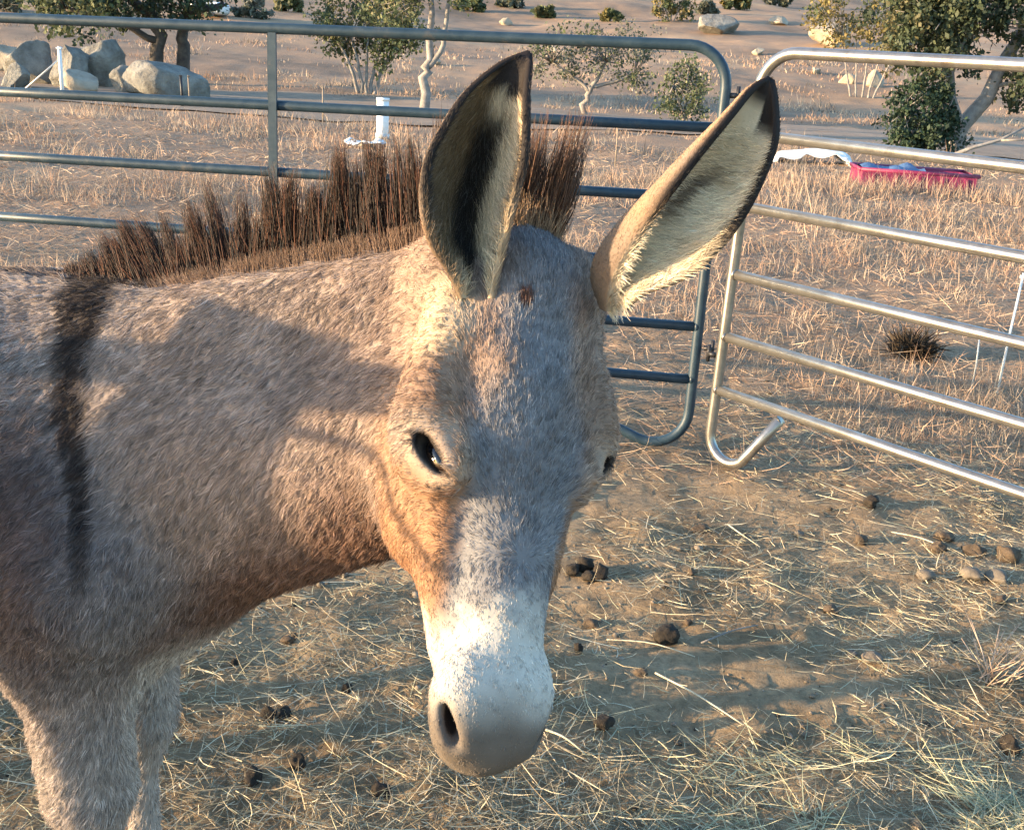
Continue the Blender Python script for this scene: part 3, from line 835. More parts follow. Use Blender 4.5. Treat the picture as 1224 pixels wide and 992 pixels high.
# bare dirt track across the flat below the hill
road_m = noise_mat('track_dirt', [(.3, (.20, .142, .095)), (.5, (.27, .185, .12)), (.7, (.33, .225, .145))], 1.2, .95, .5, bdist=.05)
nx = 160; xs = np.linspace(-60, 70, nx); V = []; F = []
for i, x in enumerate(xs):
    for j in range(7):
        w = j / 6
        y = 25.5 + 8.5 * w + .9 * math.sin(x * .11 + w * 2) + .5 * math.sin(x * .37 + 3 * w) - .02 * x
        V.append((x, y, gz(x, y) + .03))
for i in range(nx - 1):
    for j in range(6): F.append((i * 7 + j, (i + 1) * 7 + j, (i + 1) * 7 + j + 1, i * 7 + j + 1))
tag(mesh_obj('dirt_road', V, F, road_m), kind='structure')

# ------------------------------------------------------------------ dry grass, straw, hay, small clods (nobody could count them)
def blades(name, P, D, L, W, C, mat, bend=.3, label=None, cat=None, seg=2):
    """ribbons: root P, direction D, length L, width W, colour C"""
    n = len(P); S = np.cross(D, RNG.normal(0, 1, (n, 3))); S /= np.maximum(np.linalg.norm(S, axis=1), 1e-6)[:, None]
    Bn = RNG.normal(0, bend, (n, 3)); V = np.zeros((n, 2 * seg + 1, 3))
    for i in range(seg):
        t = i / seg; c = P + D * (L * t)[:, None] + Bn * (L * t * t)[:, None]
        wv = S * (W * (1 - .35 * t))[:, None]; V[:, 2 * i] = c - wv; V[:, 2 * i + 1] = c + wv
    V[:, 2 * seg] = P + D * L[:, None] + Bn * L[:, None]
    base = (np.arange(n) * (2 * seg + 1))[:, None]; F = []
    for i in range(seg - 1): F.append(base + np.array([[2 * i, 2 * i + 1, 2 * i + 3]])); F.append(base + np.array([[2 * i, 2 * i + 3, 2 * i + 2]]))
    F.append(base + np.array([[2 * seg - 2, 2 * seg - 1, 2 * seg]]))
    o = mesh_obj(name, V.reshape(-1, 3), np.concatenate(F), mat, None, True, np.repeat(np.clip(C, 0, 1), 2 * seg + 1, 0))
    tag(o, label, cat, kind='stuff'); return o
grass_mat = attr_mat('dry_stalks', .8, .15, .25)

def fan(n, y0, y1, pw=1.0):
    """points in the wedge the place shows, denser close by"""
    u = RNG.random(n) ** pw; y = np.exp(np.log(y0) + u * (np.log(y1) - np.log(y0)))
    a = RNG.uniform(-1, 1, n) * .75; return a * (y + 1.0), y
# grass tufts beyond the panels
tx, ty = fan(8600, 4.3, 62.0, .95)
cut = fbm(np.stack([tx * .55, ty * .55, ty * 0], -1), 3, 41)
line_y = np.where(tx < .8, 4.35 - .16 * (tx - .76), 4.3 - 1.15 * (tx - .76))
keep = (cut > np.interp(ty, [4, 9, 30], [.12, .0, -.10])) & (ty > line_y + .35)
keep &= ~((ty > 25.3) & (ty < 34.8))
tx, ty, cut = tx[keep], ty[keep], cut[keep]
nb = RNG.integers(10, 26, len(tx)); ti = np.repeat(np.arange(len(tx)), nb); n = len(ti)
sp = np.interp(ty[ti], [4, 30, 60], [.07, .22, .45]); gx = tx[ti] + RNG.normal(0, 1, n) * sp; gy = ty[ti] + RNG.normal(0, 1, n) * sp
P = np.stack([gx, gy, hgt(gx, gy) - .01], -1)
th = RNG.uniform(0, 2 * math.pi, n); lean = np.abs(RNG.normal(.35, .35, n)); D = np.stack([np.cos(th) * lean, np.sin(th) * lean, np.ones(n)], -1); D /= np.linalg.norm(D, axis=1)[:, None]
tall = RNG.uniform(.5, 1.3, len(tx)) * np.interp(cut, [-.35, .6], [.55, 1.3])
L = RNG.uniform(.04, .16, n) * tall[ti] * np.interp(gy, [4, 8, 14, 30], [.75, 1.1, 1.5, 1.5]); W = np.interp(gy, [4, 10, 30, 60], [.0014, .0030, .009, .020]) * RNG.uniform(.7, 1.3, n)
pal = np.array([[.42, .28, .19], [.50, .37, .26], [.36, .225, .15], [.29, .235, .18], [.20, .16, .125]])
C = pal[RNG.integers(0, 5, len(tx))][ti] * RNG.uniform(.7, 1.25, n)[:, None]
blades('dry_grass', P, D, L, W, C, grass_mat, .3, 'pale tan dry grass growing in tufts outside the panels', 'grass')
# trampled stubble outside, lying flat
n = 46000; gx, gy = fan(n, 3.9, 22.0, .9)
P = np.stack([gx, gy, hgt(gx, gy) + .004], -1); th = RNG.uniform(0, 2 * math.pi, n); D = np.stack([np.cos(th), np.sin(th), RNG.uniform(0, .45, n)], -1); D /= np.linalg.norm(D, axis=1)[:, None]
C = pal[RNG.integers(0, 5, n)] * RNG.uniform(.6, 1.3, n)[:, None]
blades('dry_stubble', P, D, RNG.uniform(.05, .22, n), np.interp(gy, [4, 16], [.0012, .005]), C, grass_mat, .15, 'flattened pale stalks littering the ground outside the panels', 'grass')
# straw trodden into the pen
n = 170000; gx, gy = fan(n, .9, 5.2, .85)
m_ = fbm(np.stack([gx * 1.6, gy * 1.6, gy * 0], -1), 3, 51) + .35 * fbm(np.stack([gx * 7, gy * 7, gy * 0], -1), 2, 52)
dens = np.interp(gy, [.9, 2.0, 3.0, 5], [.6, .35, -.05, -.1])
keep = .7 * m_ + dens > RNG.uniform(-.6, .9, n); gx, gy = gx[keep], gy[keep]; n = len(gx)
P = np.stack([gx, gy, hgt(gx, gy) + RNG.uniform(.001, .010, n)], -1); th = RNG.normal(.2, 1.1, n); D = np.stack([np.cos(th), np.sin(th), RNG.normal(.06, .13, n)], -1) * RNG.choice([-1, 1], n)[:, None]
D[:, 2] = np.abs(D[:, 2]); D /= np.linalg.norm(D, axis=1)[:, None]
pal2 = np.array([[.68, .58, .40], [.56, .46, .31], [.40, .33, .22], [.27, .21, .135], [.42, .41, .28], [.18, .15, .10]])
C = pal2[RNG.choice(6, n, p=[.18, .2, .2, .17, .15, .10])] * RNG.uniform(.7, 1.25, n)[:, None]
blades('straw_litter', P, D, RNG.gamma(2.2, .020, n) + .012, RNG.uniform(.0004, .0013, n), C, grass_mat, .22, 'trodden straw and hay stalks scattered over the pen earth', 'straw', seg=3)
# small crumbs of earth
ico = bmesh.new(); bmesh.ops.create_icosphere(ico, subdivisions=1, radius=1.0)
IV = np.array([v.co[:] for v in ico.verts]); IF = np.array([[v.index for v in f.verts] for f in ico.faces]); ico.free()
n = 9000; gx, gy = fan(n, 1.0, 8.0, .9)
keep = fbm(np.stack([gx * 2.5, gy * 2.5, gy * 0], -1), 3, 71) > RNG.uniform(-.7, .9, n); gx, gy = gx[keep], gy[keep]; n = len(gx); rr = RNG.gamma(1.4, .0030, n) + .0018
V = IV[None] * RNG.uniform(.6, 1.3, (n, len(IV), 1)) * rr[:, None, None] * RNG.uniform(.6, 1.2, (n, 1, 3)) * np.array([1, 1, .6]) + np.stack([gx, gy, hgt(gx, gy) + rr * .1], -1)[:, None]
C = np.array([[.17, .13, .09], [.23, .18, .13], [.07, .055, .04]])[RNG.integers(0, 3, n)] * RNG.uniform(.7, 1.2, n)[:, None]
o = mesh_obj('earth_crumbs', V.reshape(-1, 3), (IF[None] + (np.arange(n) * len(IV))[:, None, None]).reshape(-1, 3), attr_mat('crumb', .95, .1), None, False, np.repeat(C, len(IV), 0))
tag(o, 'crumbs of dry earth and dung scattered on the ground', 'crumbs', kind='stuff')
# fresh hay by the edge of the pen
hp = ground_at(1090, 965)
n = 5600; gx = hp[0] + RNG.normal(.02, .30, n); gy = hp[1] + RNG.normal(-.05, .11, n)
keep = fbm(np.stack([gx * 6, gy * 6, gy * 0], -1), 2, 61) > -.25; gx, gy = gx[keep], gy[keep]; n = len(gx)
P = np.stack([gx, gy, hgt(gx, gy) + RNG.uniform(.0, .035, n) * np.exp(-((gx - hp[0]) / .25) ** 2)], -1)
th = RNG.normal(-.15, .8, n); D = np.stack([np.cos(th), np.sin(th), RNG.normal(.05, .18, n)], -1) * RNG.choice([-1, 1], n)[:, None]; D[:, 2] = np.abs(D[:, 2]); D /= np.linalg.norm(D, axis=1)[:, None]
C = np.array([[.66, .58, .36], [.50, .48, .30], [.42, .43, .28], [.58, .47, .30]])[RNG.integers(0, 4, n)] * RNG.uniform(.7, 1.2, n)[:, None]
blades('hay', P, D, RNG.gamma(3, .02, n) + .02, RNG.uniform(.0006, .0015, n), C, grass_mat, .25, 'loose yellow green hay strewn along the edge of the pen', 'hay', seg=3)

# ------------------------------------------------------------------ corral panels
steel, nt, b = new_mat('panel_steel_shaded')  # same steel as the sunlit panel, shaded blue tone put into the colour
tc = N(nt, 'ShaderNodeTexCoord'); n1 = N(nt, 'ShaderNodeTexNoise', Scale=14.0, Detail=8.0, Roughness=.7); nt.links.new(tc.outputs['Object'], n1.inputs['Vector'])
r = ramp(nt, [(.3, (.010, .024, .038)), (.55, (.018, .036, .052)), (.75, (.034, .058, .075))]); nt.links.new(n1.outputs['Fac'], r.inputs[0]); nt.links.new(r.outputs[0], b.inputs['Base Color'])
b.inputs['Metallic'].default_value = .0; b.inputs['Specular IOR Level'].default_value = .32
r = ramp(nt, [(.3, (.36,) * 3), (.7, (.55,) * 3)]); nt.links.new(n1.outputs['Fac'], r.inputs[0]); nt.links.new(r.outputs[0], b.inputs['Roughness'])
bp = N(nt, 'ShaderNodeBump', Strength=.06, Distance=.004); nt.links.new(n1.outputs['Fac'], bp.inputs['Height']); nt.links.new(bp.outputs[0], b.inputs['Normal'])
def scuff(m_, amt=.75):
    nt = m_.node_tree; b = [n for n in nt.nodes if n.type == 'BSDF_PRINCIPLED'][0]
    src = b.inputs['Base Color'].links[0].from_socket
    tc = N(nt, 'ShaderNodeTexCoord'); n1 = N(nt, 'ShaderNodeTexNoise', Scale=5.0, Detail=12.0, Roughness=.8); nt.links.new(tc.outputs['Object'], n1.inputs['Vector'])
    r = ramp(nt, [(.56, (0, 0, 0)), (.66, (amt,) * 3)]); nt.links.new(n1.outputs['Fac'], r.inputs[0])
    mx = N(nt, 'ShaderNodeMix', data_type='RGBA'); nt.links.new(r.outputs[0], mx.inputs['Factor']); nt.links.new(src, mx.inputs[6]); mx.inputs[7].default_value = (.16, .115, .075, 1)
    nt.links.new(mx.outputs[2], b.inputs['Base Color'])
    return m_
steel_lit = noise_mat('panel_steel_lit', [(.3, (.20, .185, .165)), (.55, (.28, .265, .24)), (.75, (.36, .34, .31))], 14, .30, .06, metallic=.8, bdist=.004)  # lighter copy of that steel, its sunlit look carried by the colour
scuff(steel, .35); scuff(steel_lit, .7)
dark_metal = noise_mat('dark_metal', [(.3, (.02, .02, .022)), (.7, (.06, .06, .065))], 30, .5, .1, metallic=.6)
RH = [1.619, 1.317, 1.046, .780, .526, .303]; TR = .0215

def corral_panel(label, pos, yaw, slope, lean, steel=None, length=3.69, mids=(1.845,), foot=(.105, -48, .34, .268), group='corral panels round the pen'):
    root = empty('corral_panel', tuple(pos))
    yaw, slope, lean = yaw * D2R, slope * D2R, lean * D2R
    al = np.array([math.cos(yaw) * math.cos(slope), math.sin(yaw) * math.cos(slope), math.sin(slope)]); nn = np.array([-math.sin(yaw), math.cos(yaw), 0])
    up = np.cross(al, nn) * math.cos(lean) + nn * math.sin(lean)
    nrm = np.cross(al, up)
    def pt(u, h, o=0.0): return al * u + up * h + nrm * o
    # bent outer tube: top rail, both end posts, feet turned up under the bottom rail
    pts = []
    def arc(cu, ch, r, a0, a1, n=9):
        for k in range(n + 1):
            a = (a0 + (a1 - a0) * k / n) * D2R; pts.append(pt(cu + r * math.cos(a), ch + r * math.sin(a)))
    rt, H = .15, RH[0]; rb, fa, fu, fh = foot
    pts.append(pt(fu, fh)); arc(rb + .02, rb + TR - .004, rb, fa, -180); arc(rt, H - rt, rt, 180, 90)
    arc(length - rt, H - rt, rt, 90, 0); arc(length - rb - .02, rb + TR - .004, rb, 0, -180 - fa); pts.append(pt(length - fu, fh))
    pts = [np.asarray(p) for p in pts]
    mb = MB(); mb.tube(pts, TR, 14); mb.build('frame', steel, root)
    for h in RH[1:]:
        mb = MB(); mb.tube([pt(TR * .3, h), pt(length * .25, h), pt(length * .5, h), pt(length * .75, h), pt(length - TR * .3, h)], TR * .95, 14); mb.build('rail', steel, root)
        for u in (.024, length - .024):
            mb = MB(); mb.tube([pt(u - .006, h), pt(u + .006, h)], TR * 1.12, 14); mb.build('weld_collar', steel, root)
    for u in mids:
        R = np.stack([al, up, nrm], 1)
        for sd in (-1, 1):
            mb = MB(); mb.box(pt(u + sd * .012, (H + RH[5]) / 2 - .01, sd * (TR + .005)), (.017, (H - RH[5]) / 2 - .008, .006), R); mb.build('upright', steel, root, False)
    for u, sg in ((0, -1), (length, 1)):
        for h in (1.44, .44):
            mb = MB(); mb.tube([pt(u + sg * .015, h), pt(u + sg * .050, h)], .011, 10); mb.tube([pt(u + sg * .050, h - .035), pt(u + sg * .050, h + .035)], .008, 10)
            mb.build('pin_lug', dark_metal, root)
    tag(root, label, 'corral panel', group)
    return root
corral_panel('blue grey six rail corral panel standing behind the donkey', (0.764, 4.245, .020), 171.56, -.93, -2.87, steel, foot=(.15, -68, .80, .272))
corral_panel('six rail corral panel glinting in the sun beside the dry grass', (0.812, 4.194, .006), -48.6, -.38, 2.0, steel_lit)

chain = empty('chain', (0.785, 4.19, 1.15)); 
for k in range(9):
    a = k / 8 * 2 * math.pi; c = np.array([.075 * math.cos(a), .055 * math.sin(a), -.035 * math.sin(a * .5)]); tn = unit(np.array([-.075 * math.sin(a), .055 * math.cos(a), .01])); up_ = np.array([0, 0, 1.0]) if k % 2 else unit(np.cross(tn, [0, 0, 1.0]))
    mb = MB(); mb.tube([c + tn * .018 * math.cos(q) + up_ * .010 * math.sin(q) for q in np.linspace(0, 2 * math.pi, 11)], .0032, 6); mb.build('link', dark_metal, chain)
tag(chain, 'short dark steel chain looped round the two panel end posts', 'chain')

# ------------------------------------------------------------------ rocks
rock_grey = noise_mat('granite', [(.25, (.085, .078, .066)), (.42, (.165, .152, .128)), (.58, (.25, .232, .195)), (.8, (.36, .335, .28))], 2.2, .9, 1.0, bscale=3.5, bdist=.16)
rock_buff = noise_mat('buff_granite', [(.25, (.20, .16, .115)), (.5, (.33, .27, .195)), (.8, (.44, .37, .28))], 2.2, .9, .7, bscale=5, bdist=.08)
def lump(r, seed, sub=3, cuts=5, rough=.10, freq=2.0, lo=.45):
    bm = bmesh.new(); bmesh.ops.create_icosphere(bm, subdivisions=sub, radius=1.0)
    V = np.array([v.co[:] for v in bm.verts]); F = [[v.index for v in f.verts] for f in bm.faces]; bm.free()
    rg = np.random.default_rng(seed)
    for c in range(cuts):
        n = unit(rg.normal(0, 1, 3)); d = rg.uniform(lo, .82); k = V @ n
        V = V - np.where(k > d, (k - d) * .97, 0)[:, None] * n
    V = V * (1 + rough * fbm(V * freq + seed, 3, seed))[:, None]
    return V * np.asarray(r), F
def boulder(px, py, wpx, hpx, Y, label, mat, seed, cuts=6, rz=0.0, group=None, tilt=0.0):
    """a boulder whose foot stands at a photograph pixel, Y metres out"""
    g = ground_xy(px, Y); w = wpx * Y / FPX / 2; h = hpx * Y / FPX
    V, F = lump((w * 1.15, w * .9, h * .72), seed, 4, cuts + 7, .05, 2.2)
    V = V * (1 + .035 * fbm(V / w * 4 + seed, 4, seed))[:, None]
    c, s_ = math.cos(rz), math.sin(rz); V = V @ np.array([[c, s_, 0], [-s_, c, 0], [0, 0, 1]])
    c, s_ = math.cos(tilt), math.sin(tilt); V = V @ np.array([[c, 0, s_], [0, 1, 0], [-s_, 0, c]])
    o = mesh_obj('boulder', V, F, mat); o.location = (g[0], g[1], g[2] + h * .34)
    return tag(o, label, 'boulder', group)
RY = 30
G1 = 'granite boulders heaped beyond the panel'
boulder(205, 105, 92, 46, RY, 'broad smooth pale granite boulder below the twin trunks', rock_grey, 3, 4, .2, G1)
boulder(122, 92, 56, 62, RY + 3, 'tall angular split boulder leaning in the rock heap', rock_grey, 8, 8, .5, G1, .35)
boulder(152, 100, 34, 30, RY + 1.2, 'small boulder wedged between the tall and the broad boulder', rock_grey, 12, 6, 0, G1)
boulder(100, 108, 44, 28, RY - .8, 'low whitish boulder at the foot of the tall split boulder', rock_buff, 14, 6, .3, G1)
boulder(84, 96, 52, 48, RY + 2, 'dark grey wedge boulder behind the white stake', rock_grey, 19, 8, .9, G1, -.2)
boulder(42, 92, 58, 46, RY + 2.6, 'rounded grey boulder partly hidden by straw coloured weeds', rock_grey, 23, 5, .4, G1)
boulder(8, 66, 60, 34, RY + 8, 'pale topped boulder highest up in the rock heap', rock_buff, 29, 5, .4, G1)
boulder(18, 98, 40, 30, RY + .5, 'half buried grey boulder at the end of the rock heap', rock_grey, 31, 5, 1.4, G1)
def slope_rock(px, py, wpx, hpx, label, mat, seed, cuts=5, rz=0.0, group=None):
    g = ground_at(px, py); return boulder(px, py, wpx, hpx, g[1], label, mat, seed, cuts, rz, group)
slope_rock(995, 54, 62, 28, 'large sunlit buff boulder on the hillside', rock_buff, 41)
slope_rock(852, 40, 56, 20, 'flat grey boulder lying on the hillside', rock_grey, 43, 6, .4)
for k, (x, y, w, h) in enumerate(((1012, 100, 22, 12), (1046, 104, 24, 18), (975, 88, 14, 8), (905, 66, 18, 8), (605, 30, 20, 9), (770, 62, 22, 10), (520, 78, 14, 7), (930, 30, 24, 9), (660, 62, 16, 7))):
    slope_rock(x, y, w, h, 'small tan stone lying on the dry hillside', rock_buff, 60 + k, 5, k * .7, 'small stones on the dry hillside')

# ------------------------------------------------------------------ trees and shrubs
bark_grey = noise_mat('grey_bark', [(.3, (.13, .115, .10)), (.55, (.24, .215, .19)), (.8, (.34, .31, .27))], 6, .9, .6, bdist=.02)
bark_dark = noise_mat('dark_bark', [(.3, (.035, .03, .026)), (.6, (.075, .062, .05)), (.8, (.12, .10, .08))], 6, .9, .6, bdist=.02)
leaf_mat = attr_mat('tree_leaves', .6, .25, .3)
def tree(name, label, cat, base, stems, clumps, pal, leaf=.10, per=160, bark=bark_grey, group=None):
    """stems: lists of (offset xyz, radius); clumps: (offset xyz, radius xyz)"""
    root = empty(name, tuple(base)); mb = MB()
    for stm in stems:
        pts = catmull([p[:3] for p in stm], 10); rd = np.interp(np.linspace(0, 1, 10), np.linspace(0, 1, len(stm)), [p[3] for p in stm])
        pts[1:] += RNG.normal(0, .35, (9, 3)) * rd[1:, None]
        mb.tube(pts, list(rd), 8)
    ends = [np.array(s_[-1][:3]) for s_ in stems]; mids = [np.array(s_[max(len(s_) // 2, 1)][:3]) for s_ in stems]
    VV = []; CC = []
    for c, r in clumps:
        c = np.array(c, float); r = np.array(r, float)
        k = min(range(len(ends)), key=lambda i: np.linalg.norm(ends[i] - c))
        st0 = mids[k] if np.linalg.norm(mids[k] - c) < np.linalg.norm(ends[k] - c) else ends[k]
        for q in range(5):                                            # twigs reaching into the clump
            tgt = c + RNG.normal(0, .45, 3) * r
            mb.tube([st0, (st0 + tgt) / 2 + RNG.normal(0, .08, 3) * r, tgt], [.022, .014, .006], 5)
        ns = 9; sub = c + RNG.normal(0, .55, (ns, 3)) * r
        shade = RNG.uniform(.75, 1.2, ns); hue = RNG.integers(0, len(pal), ns)
        n = int(per * 2.4); si = RNG.integers(0, ns, n)
        P = sub[si] + RNG.normal(0, .27, (n, 3)) * r
        a = RNG.normal(0, 1, (n, 3)); a /= np.linalg.norm(a, axis=1)[:, None]; a[:, 2] -= .3
        b_ = np.cross(a, RNG.normal(0, 1, (n, 3))); b_ /= np.linalg.norm(b_, axis=1)[:, None]
        ll = leaf * .95 * RNG.uniform(.6, 1.5, n)[:, None]; ww = ll * .36
        VV.append(np.stack([P - a * ll * .5, P + b_ * ww, P + a * ll * .5, P - b_ * ww], 1).reshape(-1, 3))
        col = np.array(pal)[hue[si]] * (shade[si] * RNG.uniform(.75, 1.25, n))[:, None]
        CC.append(np.repeat(col, 4, 0))
    mb.build('trunk', bark, root)
    V = np.concatenate(VV); mesh_obj('crown', V, np.arange(len(V)).reshape(-1, 4), leaf_mat, root, False, np.concatenate(CC))
    return tag(root, label, cat, group)
OLIVE = [(.085, .10, .045), (.11, .12, .055), (.065, .085, .04), (.14, .13, .06)]
GREYG = [(.13, .135, .10), (.10, .11, .075), (.17, .165, .125)]
DARKG = [(.035, .06, .032), (.05, .075, .04), (.028, .045, .028)]
YEL = [(.20, .155, .05), (.15, .12, .045), (.24, .18, .07)]
def px2m(Y): return Y / FPX
# twin trunked tree behind the rock heap
g = ground_xy(202, 36.0); u_ = px2m(36)
tree('tree', 'broad dark crowned tree with twin trunks behind the rock heap', 'tree', g,
     [[(-14 * u_, 0, -.1, .26), (-13 * u_, 0, 40 * u_, .22), (-20 * u_, .3, 70 * u_, .18), (-60 * u_, .5, 95 * u_, .10)],
      [(13 * u_, .4, -.1, .24), (12 * u_, .4, 40 * u_, .20), (22 * u_, .3, 72 * u_, .15), (60 * u_, .5, 92 * u_, .08)],
      [(-13 * u_, 0, 46 * u_, .12), (-60 * u_, -.3, 66 * u_, .09), (-110 * u_, -.2, 74 * u_, .05)]],
     [((x * u_, RNG.uniform(-1, 1), z * u_), (1.0, 1.1, .6)) for x, z in ((-120, 72), (-90, 78), (-60, 84), (-30, 88), (0, 92), (30, 90), (-105, 100), (-50, 115), (10, 118), (40, 110), (-140, 88), (-75, 66))],
     DARKG + OLIVE[:2], .14, 260, bark_dark)
# many stemmed shrub tree
g = ground_xy(438, 36.0)
tree('shrub_tree', 'many stemmed olive green shrub tree standing beside a pale slim trunk', 'tree', g,
     [[(s * 4 * u_, 0, -.1, .07), (s * 9 * u_, .1 * s, 30 * u_, .05), (s * 20 * u_, .2, 62 * u_, .03)] for s in (-2, -1, 0, 1, 2)],
     [((x * u_, RNG.uniform(-.6, .6), z * u_), (.55, .55, .55)) for x, z in ((-40, 62), (-20, 50), (0, 62), (20, 48), (38, 60), (-30, 82), (0, 88), (30, 84), (52, 72), (-52, 80), (10, 105), (-20, 108), (46, 98))],
     OLIVE, .11, 230)
# pale slim trunk
g = ground_xy(506, 29.0); u_ = px2m(29)
tree('slim_tree', 'slim pale grey trunk forking into a high thin crown', 'tree', g,
     [[(0, 0, -.1, .15), (2 * u_, 0, 40 * u_, .13), (6 * u_, 0, 62 * u_, .11), (4 * u_, .1, 130 * u_, .07)],
      [(4 * u_, 0, 52 * u_, .08), (18 * u_, 0, 72 * u_, .07), (24 * u_, 0, 125 * u_, .05)]],
     [((x * u_, RNG.uniform(-.6, .6), z * u_), (.6, .6, .5)) for x, z in ((-20, 140), (10, 150), (40, 138), (60, 150), (-40, 132), (-30, 116), (-52, 118))],
     OLIVE, .10, 120)
# small spreading tree
g = ground_xy(700, 33.0); u_ = px2m(33)
tree('small_tree', 'small spreading grey green tree with a short pale trunk', 'tree', g,
     [[(-3 * u_, 0, -.1, .10), (0, 0, 18 * u_, .09), (5 * u_, 0, 32 * u_, .08), (18 * u_, 0, 60 * u_, .05)],
      [(3 * u_, 0, 26 * u_, .06), (-20 * u_, .1, 42 * u_, .05), (-42 * u_, .2, 55 * u_, .03)], [(5 * u_, 0, 32 * u_, .06), (35 * u_, .1, 40 * u_, .05), (52 * u_, .1, 48 * u_, .03)]],
     [((x * u_, RNG.uniform(-.6, .6), z * u_), (.55, .6, .34)) for x, z in ((-50, 52), (-30, 62), (-8, 70), (15, 72), (40, 66), (58, 54), (-38, 80), (0, 92), (35, 90), (60, 78), (-60, 70), (10, 50), (48, 40), (-20, 44))],
     GREYG + OLIVE[:1], .085, 105)
# upright young shrub by the panel's bent corner
g = ground_xy(815, 28.0); u_ = px2m(28)
tree('young_tree', 'upright young feathery green tree behind the bent panel corner', 'tree', g,
     [[(0, 0, -.1, .04), (1 * u_, 0, 35 * u_, .03), (0, 0, 70 * u_, .015)], [(0, 0, 10 * u_, .02), (-14 * u_, 0, 50 * u_, .01)], [(0, 0, 10 * u_, .02), (15 * u_, 0, 48 * u_, .01)]],
     [((x * u_, RNG.uniform(-.3, .3), z * u_), (.28, .3, .3)) for x, z in ((0, 14), (-10, 26), (10, 28), (-16, 42), (14, 44), (0, 46), (-12, 58), (10, 60), (0, 72), (20, 30), (-20, 30))],
     [(.10, .12, .06), (.075, .095, .045), (.13, .14, .075)], .075, 85)
# leaning tree by the track with its dark skirt of leaves
g = ground_xy(1136, 25.0); u_ = px2m(25)
tree('leaning_tree', 'tall tree with a pale trunk leaning over the dirt track', 'tree', g,
     [[(0, 0, -.1, .20), (18 * u_, 0, 50 * u_, .17), (44 * u_, .1, 110 * u_, .14), (80 * u_, .2, 190 * u_, .10)],
      [(10 * u_, 0, 30 * u_, .08), (-20 * u_, -.2, 90 * u_, .07), (-44 * u_, -.3, 150 * u_, .05)], [(-20 * u_, -.2, 90 * u_, .06), (-6 * u_, -.1, 150 * u_, .04)],
      [(30 * u_, 0, 80 * u_, .05), (70 * u_, -.2, 92 * u_, .04), (110 * u_, -.2, 88 * u_, .02)]],
     [((x * u_, RNG.uniform(-.7, .4), z * u_), (.46, .5, .42)) for x, z in ((-62, 140), (-40, 150), (-18, 158), (-70, 165), (-45, 175), (-20, 180), (8, 172), (-55, 112), (-30, 120), (-6, 128), (-52, 92), (30, 180), (60, 170), (90, 160), (70, 120), (95, 110), (84, 92), (60, 84), (96, 80), (-84, 178), (40, 200), (100, 185), (-70, 130), (-84, 150), (-30, 140), (-60, 190), (-30, 196), (0, 190), (-90, 195), (50, 150), (20, 150))],
     [(.06, .078, .042), (.085, .10, .055), (.045, .06, .034), (.12, .11, .055)], .10, 260)
g = ground_xy(1096, 24.3); u_ = px2m(24.3)
tree('shrub', 'dense dark green shrub at the foot of the leaning tree', 'shrub', g,
     [[(s * 5 * u_, 0, -.05, .03), (s * 12 * u_, 0, 50 * u_, .012)] for s in (-2, -1, 0, 1, 2)],
     [((x * u_, RNG.uniform(-.3, .3), z * u_), (.32, .34, .30)) for x, z in ((-26, 22), (-8, 16), (12, 18), (28, 22), (-30, 44), (-10, 42), (12, 44), (30, 42), (-18, 62), (2, 66), (20, 60), (0, 30))],
     DARKG, .085, 190)
g = ground_xy(1030, 46.0); u_ = px2m(46)
tree('bush', 'rusty yellow bush high on the hillside above the buff boulder', 'bush', g + np.array([0, 0, 0]),
     [[(s * 6 * u_, 0, -.1, .05), (s * 16 * u_, 0, 60 * u_, .02)] for s in (-2, -1, 0, 1, 2)],
     [((x * u_, RNG.uniform(-.6, .6), z * u_), (.75, .7, .6)) for x, z in ((-50, 70), (-25, 80), (0, 72), (25, 84), (50, 74), (-40, 100), (0, 104), (40, 104), (-62, 92))],
     YEL + OLIVE[:1], .13, 150)
g = ground_at(802, 26); u_ = px2m(g[1])
tree('bush', 'round yellow olive bush on the hillside behind the small tree', 'bush', g,
     [[(s * 3 * u_, 0, -.1, .05), (s * 9 * u_, 0, 20 * u_, .02)] for s in (-1, 0, 1)],
     [((x * u_, RNG.uniform(-.6, .6), z * u_), (10 * u_, 10 * u_, 8 * u_)) for x, z in ((-16, 10), (0, 14), (16, 10), (-8, 24), (10, 24))], YEL + OLIVE, .2, 160)
G2 = 'scrub bushes dotted over the far hill'
for k, (x, y, w) in enumerate(((300, 22, 40), (345, 14, 34), (560, 14, 36), (610, 10, 30), (650, 22, 26), (880, 12, 34), (930, 8, 28), (120, 22, 40), (60, 16, 36), (10, 14, 34), (470, 30, 20), (730, 26, 24), (845, 18, 26), (1075, 36, 30))):
    g = ground_at(x, y); u_ = px2m(g[1])
    tree('scrub_bush', 'low %s scrub bush dotted on the far hillside' % ('grey green', 'dark olive', 'yellowish olive')[k % 3], 'bush', g,
         [[(0, 0, -.1, .04), (0, 0, w * .3 * u_, .02)]],
         [((xx * w * u_, RNG.uniform(-.2, .2), zz * w * u_), (w * .16 * u_,) * 2 + (w * .12 * u_,)) for xx, zz in ((-.3, .15), (0, .2), (.3, .15), (-.12, .35), (.15, .36))],
         [GREYG, OLIVE, YEL[:1] + OLIVE][k % 3], .0040 * g[1], 110, group=G2)

